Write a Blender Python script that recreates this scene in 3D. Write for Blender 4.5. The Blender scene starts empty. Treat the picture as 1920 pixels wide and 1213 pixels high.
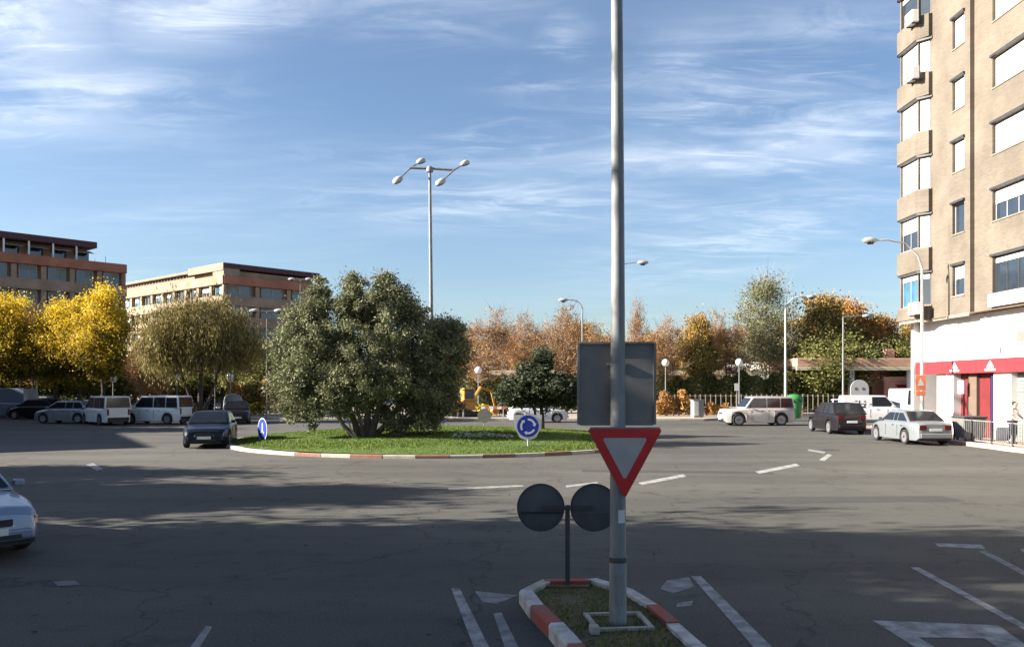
import bpy, math, random
import numpy as np
from mathutils import Vector, Matrix
R = math.radians
PI = math.pi
scene = bpy.context.scene
col = scene.collection
random.seed(7)

# ------------------------------------------------------------------ camera
F = 1600.0; HORIZON = 722.0; CAMH = 2.5
cam_d = bpy.data.cameras.new('camera'); cam = bpy.data.objects.new('camera', cam_d); col.objects.link(cam)
cam_d.sensor_width = 36; cam_d.lens = 36 * F / 1920; cam_d.shift_y = 115.5 / 1920
cam_d.clip_start = 0.1; cam_d.clip_end = 3000
cam.location = (0, 0, CAMH); cam.rotation_euler = (R(90), 0, 0)
scene.camera = cam

# ------------------------------------------------------------------ sun and sky
SUN_EL = 24.5
TOSUN = Vector((-0.995, -0.09, 0)).normalized()          # horizontal direction towards the sun
sv = (TOSUN * math.cos(R(SUN_EL)) + Vector((0, 0, math.sin(R(SUN_EL)))))
sl = bpy.data.lights.new('sun', 'SUN'); sl.energy = 5.0; sl.angle = R(0.5); sl.color = (1.0, 0.92, 0.80)
so = bpy.data.objects.new('sun', sl); col.objects.link(so)
so.rotation_euler = sv.to_track_quat('Z', 'Y').to_euler()
world = bpy.data.worlds.new('World'); scene.world = world; world.use_nodes = True
wt = world.node_tree; wt.nodes.clear()
def wn(t, **k):
    n = wt.nodes.new(t)
    for a, b in k.items(): setattr(n, a, b)
    return n
WL = wt.links.new
def wmath(op, a, b=None, clamp=False):
    n = wn('ShaderNodeMath', operation=op, use_clamp=clamp)
    for i, v in enumerate((a, b)):
        if v is None: continue
        if isinstance(v, (int, float)): n.inputs[i].default_value = v
        else: WL(v, n.inputs[i])
    return n.outputs[0]
sky = wn('ShaderNodeTexSky', sky_type='NISHITA'); sky.sun_disc = False
sky.sun_elevation = R(SUN_EL)
sky.sun_rotation = math.atan2(TOSUN.x, TOSUN.y)
sky.air_density = 1.0; sky.dust_density = 0.9; sky.ozone_density = 2.2; sky.altitude = 0
tc = wn('ShaderNodeTexCoord'); sep = wn('ShaderNodeSeparateXYZ'); WL(tc.outputs['Generated'], sep.inputs[0])
zz = wmath('ADD', wmath('MAXIMUM', sep.outputs[2], 0.0), 0.10)
cx = wmath('DIVIDE', sep.outputs[0], zz); cy = wmath('DIVIDE', sep.outputs[1], zz)
comb = wn('ShaderNodeCombineXYZ'); WL(cx, comb.inputs[0]); WL(cy, comb.inputs[1])
def cloud_layer(loc, rot, scale, nscale, detail, rough, lo, hi, dist=0.6):
    mp = wn('ShaderNodeMapping'); WL(comb.outputs[0], mp.inputs[0])
    mp.inputs['Location'].default_value = loc; mp.inputs['Rotation'].default_value = (0, 0, R(rot)); mp.inputs['Scale'].default_value = scale
    nz = wn('ShaderNodeTexNoise'); WL(mp.outputs[0], nz.inputs['Vector'])
    nz.inputs['Scale'].default_value = nscale; nz.inputs['Detail'].default_value = detail
    nz.inputs['Roughness'].default_value = rough; nz.inputs['Distortion'].default_value = dist
    mr = wn('ShaderNodeMapRange', interpolation_type='SMOOTHERSTEP'); WL(nz.outputs[0], mr.inputs[0])
    mr.inputs[1].default_value = lo; mr.inputs[2].default_value = hi
    return mr.outputs[0]
wisps = cloud_layer((3.1, 1.7, 0), 18, (0.55, 1.7, 1), 1.5, 9, 0.62, 0.47, 0.78, 0.7)
cover = cloud_layer((7.9, 4.2, 0), 0, (1, 1, 1), 0.55, 3, 0.5, 0.40, 0.66, 0.3)
veil = cloud_layer((1.0, 9.0, 0), 10, (0.4, 0.9, 1), 0.8, 4, 0.5, 0.3, 0.9, 0.2)
fine = cloud_layer((2.3, 6.6, 0), 24, (0.7, 1.9, 1), 3.2, 8, 0.66, 0.40, 0.72, 1.1)
soft = cloud_layer((5.3, 0.6, 0), 14, (0.6, 1.3, 1), 1.9, 6, 0.55, 0.34, 0.74, 0.8)
# banks of cirrus standing in given directions (azimuth east of north, elevation tangents)
yy = wmath('MAXIMUM', sep.outputs[1], 0.05)
au = wmath('DIVIDE', sep.outputs[0], yy); av = wmath('DIVIDE', sep.outputs[2], yy)
banks = None
for (u0, v0, ru, rv, sl_, am) in [(-0.58, 0.43, 0.12, 0.09, 0, 1.15), (-0.36, 0.44, 0.13, 0.045, .15, 1.1), (-0.53, 0.335, 0.17, 0.050, 0, .9), (-0.10, 0.44, 0.12, 0.04, 0, .5), (0.0, 0.285, 0.08, 0.024, .1, .9),
                              (0.16, 0.265, 0.32, 0.020, 0.0, .9), (-0.03, 0.215, 0.22, 0.028, 0, .75), (0.27, 0.175, 0.15, 0.040, .22, .85), (0.27, 0.345, 0.20, 0.070, .15, .75), (0.36, 0.29, 0.16, 0.05, .15, .8), (0.38, 0.42, 0.14, 0.03, .2, .5), (0.06, 0.40, 0.03, 0.03, 0, .8), (0.03, 0.355, 0.06, 0.016, 0, .6), (0.40, 0.21, 0.14, 0.02, .15, .5), (-0.40, 0.20, .14, .02, .1, .25)]:
    a_ = wmath('SUBTRACT', au, u0); b_ = wmath('SUBTRACT', wmath('SUBTRACT', av, v0), wmath('MULTIPLY', a_, sl_))
    a_ = wmath('DIVIDE', a_, ru); b_ = wmath('DIVIDE', b_, rv)
    g_ = wmath('MULTIPLY', wmath('EXPONENT', wmath('MULTIPLY', wmath('ADD', wmath('MULTIPLY', a_, a_), wmath('MULTIPLY', b_, b_)), -1.0)), am)
    banks = g_ if banks is None else wmath('MAXIMUM', banks, g_)
tex = wmath('ADD', wmath('MULTIPLY', fine, 0.38), wmath('MULTIPLY', soft, 0.42))
cl = wmath('ADD', wmath('MULTIPLY', wmath('MULTIPLY', wisps, cover), 0.16), wmath('ADD', wmath('MULTIPLY', veil, 0.06), wmath('MULTIPLY', banks, tex)), clamp=True)
mixc = wn('ShaderNodeMixRGB'); WL(cl, mixc.inputs[0])
tint = wn('ShaderNodeMixRGB', blend_type='MULTIPLY'); tint.inputs[0].default_value = 1.0
WL(sky.outputs[0], tint.inputs[1]); tint.inputs[2].default_value = (0.82, 0.86, 0.92, 1)
WL(tint.outputs[0], mixc.inputs[1]); mixc.inputs[2].default_value = (6.2, 6.7, 7.4, 1)
bg = wn('ShaderNodeBackground'); WL(mixc.outputs[0], bg.inputs[0]); bg.inputs[1].default_value = 0.05
wo = wn('ShaderNodeOutputWorld'); WL(bg.outputs[0], wo.inputs[0])
vs = scene.view_settings
vs.view_transform = 'Standard'; vs.look = 'None'; vs.exposure = 1.95; vs.gamma = 1.0; vs.use_curve_mapping = False
scene.render.resolution_x = 1024; scene.render.resolution_y = 646
scene.cycles.max_bounces = 6; scene.cycles.transparent_max_bounces = 8

# ------------------------------------------------------------------ placing helpers (photo pixel -> place)
def G(px, py, z=0.0):
    Y = F * (CAMH - z) / (py - HORIZON)
    return Vector(((px - 960) / F * Y, Y, z))
def at(px, py, Y):
    return Vector(((px - 960) / F * Y, Y, CAMH + (HORIZON - py) / F * Y))
def X_at(px, Y): return (px - 960) / F * Y

# ------------------------------------------------------------------ materials
def lin(c):
    return tuple(c) + (1.0,)
def mat(name, c, rough=0.7, c2=None, scale=3.0, bump=0.0, bscale=40.0, metal=0.0, spec=0.4, coat=0.0, detail=5, coords='Object', stretch=None):
    m = bpy.data.materials.new(name); m.use_nodes = True
    nt = m.node_tree; b = nt.nodes['Principled BSDF']
    b.inputs['Base Color'].default_value = lin(c); b.inputs['Roughness'].default_value = rough
    b.inputs['Metallic'].default_value = metal; b.inputs['Specular IOR Level'].default_value = spec
    b.inputs['Coat Weight'].default_value = coat; b.inputs['Coat Roughness'].default_value = 0.05
    if c2 is None: c2 = tuple(x * 0.8 for x in c)
    t = nt.nodes.new('ShaderNodeTexCoord'); mp = nt.nodes.new('ShaderNodeMapping')
    nt.links.new(t.outputs[coords], mp.inputs[0])
    if stretch: mp.inputs['Scale'].default_value = stretch
    n = nt.nodes.new('ShaderNodeTexNoise'); n.inputs['Scale'].default_value = scale; n.inputs['Detail'].default_value = detail
    n.inputs['Roughness'].default_value = 0.6
    nt.links.new(mp.outputs[0], n.inputs['Vector'])
    r = nt.nodes.new('ShaderNodeValToRGB'); r.color_ramp.elements[0].position = 0.3; r.color_ramp.elements[1].position = 0.7
    r.color_ramp.elements[0].color = lin(c2); r.color_ramp.elements[1].color = lin(c)
    nt.links.new(n.outputs[0], r.inputs[0]); nt.links.new(r.outputs[0], b.inputs['Base Color'])
    if bump:
        n2 = nt.nodes.new('ShaderNodeTexNoise'); n2.inputs['Scale'].default_value = bscale; n2.inputs['Detail'].default_value = 4
        nt.links.new(mp.outputs[0], n2.inputs['Vector'])
        bp = nt.nodes.new('ShaderNodeBump'); bp.inputs['Strength'].default_value = bump; bp.inputs['Distance'].default_value = 0.02
        nt.links.new(n2.outputs[0], bp.inputs['Height']); nt.links.new(bp.outputs[0], b.inputs['Normal'])
    return m
def asphalt_mat():
    m = bpy.data.materials.new('asphalt'); m.use_nodes = True
    nt = m.node_tree; b = nt.nodes['Principled BSDF']; L = nt.links.new
    t = nt.nodes.new('ShaderNodeTexCoord')
    def noise(s, d, st=None, r=0.6):
        mp = nt.nodes.new('ShaderNodeMapping'); L(t.outputs['Object'], mp.inputs[0])
        if st: mp.inputs['Scale'].default_value = st[:3]; mp.inputs['Rotation'].default_value = (0, 0, R(st[3]))
        n = nt.nodes.new('ShaderNodeTexNoise'); n.inputs['Scale'].default_value = s; n.inputs['Detail'].default_value = d
        n.inputs['Roughness'].default_value = r; L(mp.outputs[0], n.inputs['Vector']); return n.outputs[0]
    def ramp(x, stops):
        r = nt.nodes.new('ShaderNodeValToRGB'); e = r.color_ramp.elements
        e[0].position, e[0].color = stops[0][0], lin(stops[0][1]); e[1].position, e[1].color = stops[-1][0], lin(stops[-1][1])
        for p, c in stops[1:-1]: q = e.new(p); q.color = lin(c)
        L(x, r.inputs[0]); return r.outputs[0]
    def mul(a, b_, f=1.0):
        x = nt.nodes.new('ShaderNodeMixRGB'); x.blend_type = 'MULTIPLY'; x.inputs[0].default_value = f; L(a, x.inputs[1]); L(b_, x.inputs[2]); return x.outputs[0]
    base = ramp(noise(0.12, 5), [(0.3, (0.069, 0.068, 0.061)), (0.7, (0.099, 0.096, 0.084))])
    lanes = ramp(noise(0.25, 4, (0.18, 1.6, 1, 12)), [(0.35, (0.74, 0.74, 0.75)), (0.65, (1.08, 1.07, 1.05))])
    grain = ramp(noise(38, 3), [(0.3, (0.5, 0.5, 0.52)), (0.5, (0.95, 0.95, 0.95)), (0.75, (1.7, 1.66, 1.58))])
    stain = ramp(noise(1.3, 6, (1, 1, 1, 0), 0.7), [(0.30, (0.62, 0.62, 0.64)), (0.46, (1, 1, 1)), (0.9, (1.06, 1.05, 1.03))])
    c = mul(mul(mul(base, lanes), stain), grain, 0.7)
    # thin tar-filled cracks
    vo = nt.nodes.new('ShaderNodeTexVoronoi'); vo.feature = 'DISTANCE_TO_EDGE'; vo.inputs['Scale'].default_value = 0.22
    dn = nt.nodes.new('ShaderNodeTexNoise'); dn.inputs['Scale'].default_value = 1.5; dn.inputs['Detail'].default_value = 6
    L(t.outputs['Object'], dn.inputs['Vector'])
    va = nt.nodes.new('ShaderNodeVectorMath'); va.operation = 'ADD'; L(t.outputs['Object'], va.inputs[0]); L(dn.outputs['Color'], va.inputs[1]); L(va.outputs[0], vo.inputs['Vector'])
    cr = ramp(vo.outputs['Distance'], [(0.0, (0.45, 0.45, 0.47)), (0.006, (1, 1, 1))])
    c = mul(c, cr)
    L(c, b.inputs['Base Color']); b.inputs['Roughness'].default_value = 0.85; b.inputs['Specular IOR Level'].default_value = 0.3
    bp = nt.nodes.new('ShaderNodeBump'); bp.inputs['Strength'].default_value = 0.5; bp.inputs['Distance'].default_value = 0.006
    L(noise(70, 3), bp.inputs['Height']); L(bp.outputs[0], b.inputs['Normal'])
    return m
def leaf_mat(name, stops, trans=0.35, rnd=0.12):
    m = bpy.data.materials.new(name); m.use_nodes = True; nt = m.node_tree; L = nt.links.new
    b = nt.nodes['Principled BSDF']; out = nt.nodes['Material Output']
    a = nt.nodes.new('ShaderNodeAttribute'); a.attribute_name = 'tone'
    oi = nt.nodes.new('ShaderNodeObjectInfo')
    ma = nt.nodes.new('ShaderNodeMath'); ma.operation = 'MULTIPLY_ADD'; L(oi.outputs['Random'], ma.inputs[0]); ma.inputs[1].default_value = rnd * 2
    sb = nt.nodes.new('ShaderNodeMath'); sb.operation = 'SUBTRACT'; L(a.outputs['Fac'], sb.inputs[0]); sb.inputs[1].default_value = rnd
    L(sb.outputs[0], ma.inputs[2])
    r = nt.nodes.new('ShaderNodeValToRGB'); e = r.color_ramp.elements
    e[0].position, e[0].color = stops[0][0], lin(stops[0][1]); e[1].position, e[1].color = stops[-1][0], lin(stops[-1][1])
    for p, c in stops[1:-1]: q = e.new(p); q.color = lin(c)
    L(ma.outputs[0], r.inputs[0]); L(r.outputs[0], b.inputs['Base Color']); b.inputs['Roughness'].default_value = 0.65
    b.inputs['Specular IOR Level'].default_value = 0.25
    tr = nt.nodes.new('ShaderNodeBsdfTranslucent'); L(r.outputs[0], tr.inputs[0])
    mx = nt.nodes.new('ShaderNodeMixShader'); mx.inputs[0].default_value = trans
    L(b.outputs[0], mx.inputs[1]); L(tr.outputs[0], mx.inputs[2]); L(mx.outputs[0], out.inputs[0])
    return m
def brick_mat(name, c1, c2, mortar, scale=1.0, bw=0.25, bh=0.07):
    """Brick courses in the plane's own horizontal run and height."""
    m = bpy.data.materials.new(name); m.use_nodes = True; nt = m.node_tree; L = nt.links.new; b = nt.nodes['Principled BSDF']
    g = nt.nodes.new('ShaderNodeTexCoord'); s = nt.nodes.new('ShaderNodeSeparateXYZ'); L(g.outputs['Object'], s.inputs[0])
    ad = nt.nodes.new('ShaderNodeMath'); ad.operation = 'ADD'; L(s.outputs[0], ad.inputs[0]); L(s.outputs[1], ad.inputs[1])
    cb = nt.nodes.new('ShaderNodeCombineXYZ'); L(ad.outputs[0], cb.inputs[0]); L(s.outputs[2], cb.inputs[1])
    br = nt.nodes.new('ShaderNodeTexBrick'); L(cb.outputs[0], br.inputs['Vector'])
    br.inputs['Color1'].default_value = lin(c1); br.inputs['Color2'].default_value = lin(c2); br.inputs['Mortar'].default_value = lin(mortar)
    br.inputs['Scale'].default_value = scale; br.inputs['Brick Width'].default_value = bw; br.inputs['Row Height'].default_value = bh; br.inputs['Mortar Size'].default_value = 0.012
    n = nt.nodes.new('ShaderNodeTexNoise'); n.inputs['Scale'].default_value = 0.5; n.inputs['Detail'].default_value = 6; L(g.outputs['Object'], n.inputs['Vector'])
    r = nt.nodes.new('ShaderNodeValToRGB'); r.color_ramp.elements[0].position = .3; r.color_ramp.elements[0].color = (.70, .69, .68, 1); r.color_ramp.elements[1].position = .7; r.color_ramp.elements[1].color = (1.08, 1.07, 1.05, 1)
    L(n.outputs[0], r.inputs[0])
    x = nt.nodes.new('ShaderNodeMixRGB'); x.blend_type = 'MULTIPLY'; x.inputs[0].default_value = 1; L(br.outputs[0], x.inputs[1]); L(r.outputs[0], x.inputs[2])
    L(x.outputs[0], b.inputs['Base Color']); b.inputs['Roughness'].default_value = 0.9; b.inputs['Specular IOR Level'].default_value = 0.2
    return m
M = {}
M['asphalt'] = asphalt_mat()
M['paint'] = mat('road_paint', (0.40, 0.40, 0.385), 0.85, (0.11, 0.11, 0.105), 5, detail=8)
M['paint_worn'] = mat('worn_road_paint', (0.30, 0.30, 0.29), 0.85, (0.11, 0.11, 0.105), 5, detail=8)
M['kerb_white'] = mat('kerb_white_paint', (0.60, 0.59, 0.56), 0.8, (0.26, 0.25, 0.23), 4, 0.3)
M['kerb_red'] = mat('kerb_red_paint', (0.36, 0.055, 0.04), 0.8, (0.20, 0.11, 0.09), 4, 0.3)
M['kerb_red_worn'] = mat('kerb_red_worn', (0.24, 0.07, 0.045), 0.8, (0.20, 0.15, 0.12), 4, 0.3)
M['kerb_stone'] = mat('kerb_stone', (0.42, 0.39, 0.33), 0.85, (0.28, 0.26, 0.22), 5, 0.3)
M['kerb_yellow'] = mat('kerb_cream_paint', (0.62, 0.55, 0.32), 0.8, (0.45, 0.40, 0.27), 5, 0.3)
M['pave'] = mat('paving', (0.36, 0.31, 0.25), 0.9, (0.25, 0.21, 0.17), 1.3, 0.2)
M['pave_pink'] = mat('pink_paving', (0.42, 0.29, 0.23), 0.9, (0.30, 0.21, 0.17), 1.0, 0.2)
M['earth'] = mat('earth', (0.16, 0.12, 0.075), 0.95, (0.07, 0.07, 0.035), 2.5, 0.5, 12)
M['lawn'] = mat('lawn', (0.085, 0.14, 0.016), 0.95, (0.04, 0.075, 0.010), 1.1, 0.6, 30)
M['terrain'] = mat('terrain', (0.16, 0.14, 0.09), 0.95, (0.09, 0.10, 0.05), 0.05)
M['galv'] = mat('galvanised_steel', (0.25, 0.26, 0.26), 0.65, (0.15, 0.16, 0.165), 9, metal=0.2, bump=0.05, stretch=(1, 1, 0.25))
M['galv_back'] = mat('sign_back', (0.21, 0.20, 0.185), 0.6, (0.17, 0.16, 0.15), 5, metal=0.2)
M['dark_metal'] = mat('dark_metal', (0.05, 0.05, 0.055), 0.5, (0.03, 0.03, 0.035), 6)
M['pale_metal'] = mat('pale_metal', (0.40, 0.40, 0.385), 0.5, (0.30, 0.30, 0.29), 6)
M['sign_red'] = mat('sign_red', (0.50, 0.012, 0.018), 0.4, (0.40, 0.010, 0.015), 8)
M['sign_white'] = mat('sign_white', (0.62, 0.60, 0.57), 0.45, (0.54, 0.52, 0.50), 6)
M['sign_shaded'] = mat('shaded_sign_white', (0.36, 0.345, 0.34), 0.6, (0.31, 0.30, 0.295), 6)  # sign white darkened, shade on the give-way face put into the colour
M['sign_blue'] = mat('sign_blue', (0.010, 0.035, 0.34), 0.45, (0.008, 0.028, 0.28), 8)
M['white'] = mat('white_plaster', (0.80, 0.79, 0.77), 0.85, (0.68, 0.67, 0.65), 1.2)
M['white_shutter'] = mat('white_roller_shutter', (0.82, 0.81, 0.79), 0.6, (0.74, 0.73, 0.71), 2)
M['frame_white'] = mat('window_frame_grey', (0.30, 0.30, 0.32), 0.5)
M['glass'] = mat('dark_glass', (0.030, 0.040, 0.055), 0.06, (0.02, 0.028, 0.04), 2, spec=0.9)
M['glass_blue'] = mat('blue_glass', (0.06, 0.16, 0.24), 0.05, (0.03, 0.09, 0.14), 2, spec=0.9)
M['car_glass'] = mat('car_glass', (0.016, 0.018, 0.022), 0.08, (0.010, 0.012, 0.016), 2, spec=0.3)
M['curtain'] = mat('curtain', (0.45, 0.43, 0.38), 0.9)
M['brick_tan'] = brick_mat('tan_brick', (0.178, 0.150, 0.122), (0.142, 0.118, 0.094), (0.18, 0.158, 0.132))
M['brick_red'] = brick_mat('red_brick', (0.46, 0.155, 0.085), (0.40, 0.135, 0.075), (0.38, 0.22, 0.16))
M['brick_brown'] = brick_mat('grey_brown_brick', (0.40, 0.275, 0.19), (0.35, 0.24, 0.165), (0.36, 0.28, 0.22))
M['brick_cream'] = brick_mat('cream_brick', (0.33, 0.26, 0.19), (0.30, 0.235, 0.17), (0.33, 0.28, 0.23))
M['roof_dark'] = mat('roof_coping', (0.10, 0.045, 0.05), 0.8)
M['roof_tile'] = mat('pink_fascia', (0.62, 0.37, 0.26), 0.85, (0.50, 0.28, 0.19), 2)
M['cream'] = mat('cream_concrete', (0.68, 0.60, 0.42), 0.85, (0.55, 0.48, 0.34), 1)
M['pink_wall'] = mat('pink_wall', (0.58, 0.30, 0.24), 0.9, (0.45, 0.22, 0.17), 1)
M['shop_red'] = mat('shop_red', (0.30, 0.026, 0.034), 0.6, (0.24, 0.022, 0.028), 2)
M['door_red'] = mat('door_red', (0.16, 0.018, 0.022), 0.6, (0.11, 0.014, 0.016), 3)
M['taupe'] = mat('taupe_stone', (0.14, 0.10, 0.075), 0.8)
M['grey_shutter'] = mat('grey_shutter', (0.20, 0.22, 0.205), 0.6, (0.15, 0.17, 0.16), 2)
M['navy'] = mat('navy', (0.02, 0.018, 0.09), 0.6)
M['print_pink'] = mat('poster_pink', (0.60, 0.22, 0.26), 0.6)
M['black'] = mat('black_plastic', (0.02, 0.02, 0.022), 0.6)
M['rubber'] = mat('tyre_rubber', (0.025, 0.025, 0.026), 0.85)
M['rim'] = mat('alloy_rim', (0.28, 0.28, 0.30), 0.35, metal=0.5)
M['rim_dark'] = mat('steel_rim', (0.16, 0.16, 0.17), 0.4, metal=0.4)
M['lamp_red'] = mat('tail_lamp_red', (0.10, 0.005, 0.008), 0.2)
M['lamp_clear'] = mat('headlamp_clear', (0.62, 0.62, 0.60), 0.12, (0.45, 0.45, 0.45), 12, spec=0.8)
M['lamp_amber'] = mat('lamp_amber', (0.65, 0.28, 0.12), 0.2)
M['plate'] = mat('number_plate', (0.68, 0.68, 0.66), 0.5)
def paint(name, c, metal=0.0):
    dk = max(c) < .05
    return mat(name, c, 0.32, tuple(x * 0.93 for x in c), 1.5, metal=metal, spec=0.25 if dk else 0.5, coat=0.15 if dk else 0.5)
M['car_white'] = paint('car_white', (0.55, 0.55, 0.56)); M['car_silver'] = paint('car_silver', (0.20, 0.215, 0.23), 0.3)
M['car_black'] = paint('car_black', (0.010, 0.008, 0.010)); M['car_navy'] = paint('car_navy', (0.004, 0.005, 0.012))
M['car_grey'] = paint('car_grey', (0.20, 0.20, 0.21), 0.4); M['car_blue'] = paint('car_blue', (0.19, 0.23, 0.31), 0.4)
M['car_ivory'] = paint('car_ivory', (0.48, 0.44, 0.42), 0.1); M['van_grey'] = paint('van_pale', (0.56, 0.60, 0.60))
M['yellow_machine'] = mat('machine_yellow', (0.46, 0.23, 0.03), 0.6, (0.30, 0.15, 0.03), 3)
M['green_bin'] = mat('bottle_bank_green', (0.03, 0.20, 0.045), 0.6, (0.025, 0.15, 0.035), 2)
M['bark'] = mat('bark', (0.20, 0.155, 0.11), 0.95, (0.10, 0.075, 0.055), 9, 0.6, 20, stretch=(1, 1, 0.25))
M['bark_pale'] = mat('pale_bark', (0.36, 0.31, 0.24), 0.9, (0.20, 0.17, 0.13), 6, 0.4, 20, stretch=(1, 1, 0.4))
M['bark_twig'] = mat('brown_bark', (0.27, 0.205, 0.15), 0.9, (0.15, 0.11, 0.08), 6, 0.4, 20)
M['bark_dark'] = mat('dark_bark', (0.075, 0.058, 0.045), 0.95, (0.04, 0.03, 0.025), 9, 0.6, 20, stretch=(1, 1, 0.25))
M['skin'] = mat('skin', (0.48, 0.29, 0.21), 0.6); M['hair'] = mat('black_hair', (0.012, 0.010, 0.010), 0.6)
M['white_cloth'] = mat('white_cloth', (0.70, 0.69, 0.68), 0.9); M['dark_cloth'] = mat('dark_cloth', (0.03, 0.032, 0.05), 0.9); M['green_cloth'] = mat('green_cloth', (0.05, 0.12, 0.07), 0.9)
M['orange_sign'] = mat('orange_sign', (0.66, 0.22, 0.10), 0.6, (0.55, 0.18, 0.09), 4)
M['globe'] = mat('opal_globe', (0.85, 0.85, 0.83), 0.3, (0.80, 0.80, 0.78), 2)
M['tent'] = mat('white_canvas', (0.78, 0.78, 0.72), 0.8, (0.66, 0.66, 0.60), 2)
M['leaf_olive'] = leaf_mat('olive_leaves', [(0.0, (0.055, 0.060, 0.026)), (0.35, (0.13, 0.14, 0.068)), (0.7, (0.215, 0.225, 0.12)), (1.0, (0.33, 0.33, 0.21))], 0.2, 0.0)
M['leaf_dark'] = leaf_mat('dark_olive_leaves', [(0.0, (0.018, 0.026, 0.014)), (0.6, (0.045, 0.06, 0.03)), (1.0, (0.12, 0.14, 0.08))], 0.2, 0.0)
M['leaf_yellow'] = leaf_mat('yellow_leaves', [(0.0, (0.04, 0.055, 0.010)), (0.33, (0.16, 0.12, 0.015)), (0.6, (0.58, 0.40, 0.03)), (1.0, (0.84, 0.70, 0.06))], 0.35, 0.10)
M['leaf_rust'] = leaf_mat('rust_leaves', [(0.0, (0.15, 0.105, 0.06)), (0.35, (0.32, 0.18, 0.065)), (0.7, (0.46, 0.205, 0.06)), (1.0, (0.52, 0.35, 0.12))], 0.3, 0.15)
M['leaf_mixed'] = leaf_mat('turning_leaves', [(0.0, (0.07, 0.085, 0.025)), (0.35, (0.20, 0.175, 0.05)), (0.6, (0.40, 0.25, 0.07)), (1.0, (0.56, 0.25, 0.08))], 0.3, 0.18)
M['leaf_green'] = leaf_mat('green_leaves', [(0.0, (0.06, 0.075, 0.022)), (0.5, (0.15, 0.155, 0.045)), (1.0, (0.29, 0.26, 0.085))], 0.3, 0.15)
M['leaf_pale'] = leaf_mat('pale_green_leaves', [(0.0, (0.08, 0.10, 0.035)), (0.5, (0.16, 0.18, 0.06)), (1.0, (0.28, 0.27, 0.09))], 0.3, 0.1)
M['leaf_willow'] = leaf_mat('willow_leaves', [(0.0, (0.10, 0.085, 0.03)), (0.5, (0.25, 0.20, 0.065)), (1.0, (0.38, 0.30, 0.11))], 0.3, 0.1)
M['grass_blade'] = leaf_mat('grass_blades', [(0.0, (0.035, 0.075, 0.008)), (0.6, (0.09, 0.15, 0.015)), (1.0, (0.19, 0.20, 0.035))], 0.3, 0.0)
M['flower'] = leaf_mat('pale_flowers', [(0.0, (0.25, 0.27, 0.22)), (1.0, (0.62, 0.62, 0.60))], 0.2, 0.0)
M['litter'] = leaf_mat('fallen_leaves', [(0.0, (0.07, 0.05, 0.03)), (0.6, (0.13, 0.09, 0.04)), (1.0, (0.20, 0.15, 0.05))], 0.2, 0.0)

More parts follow.
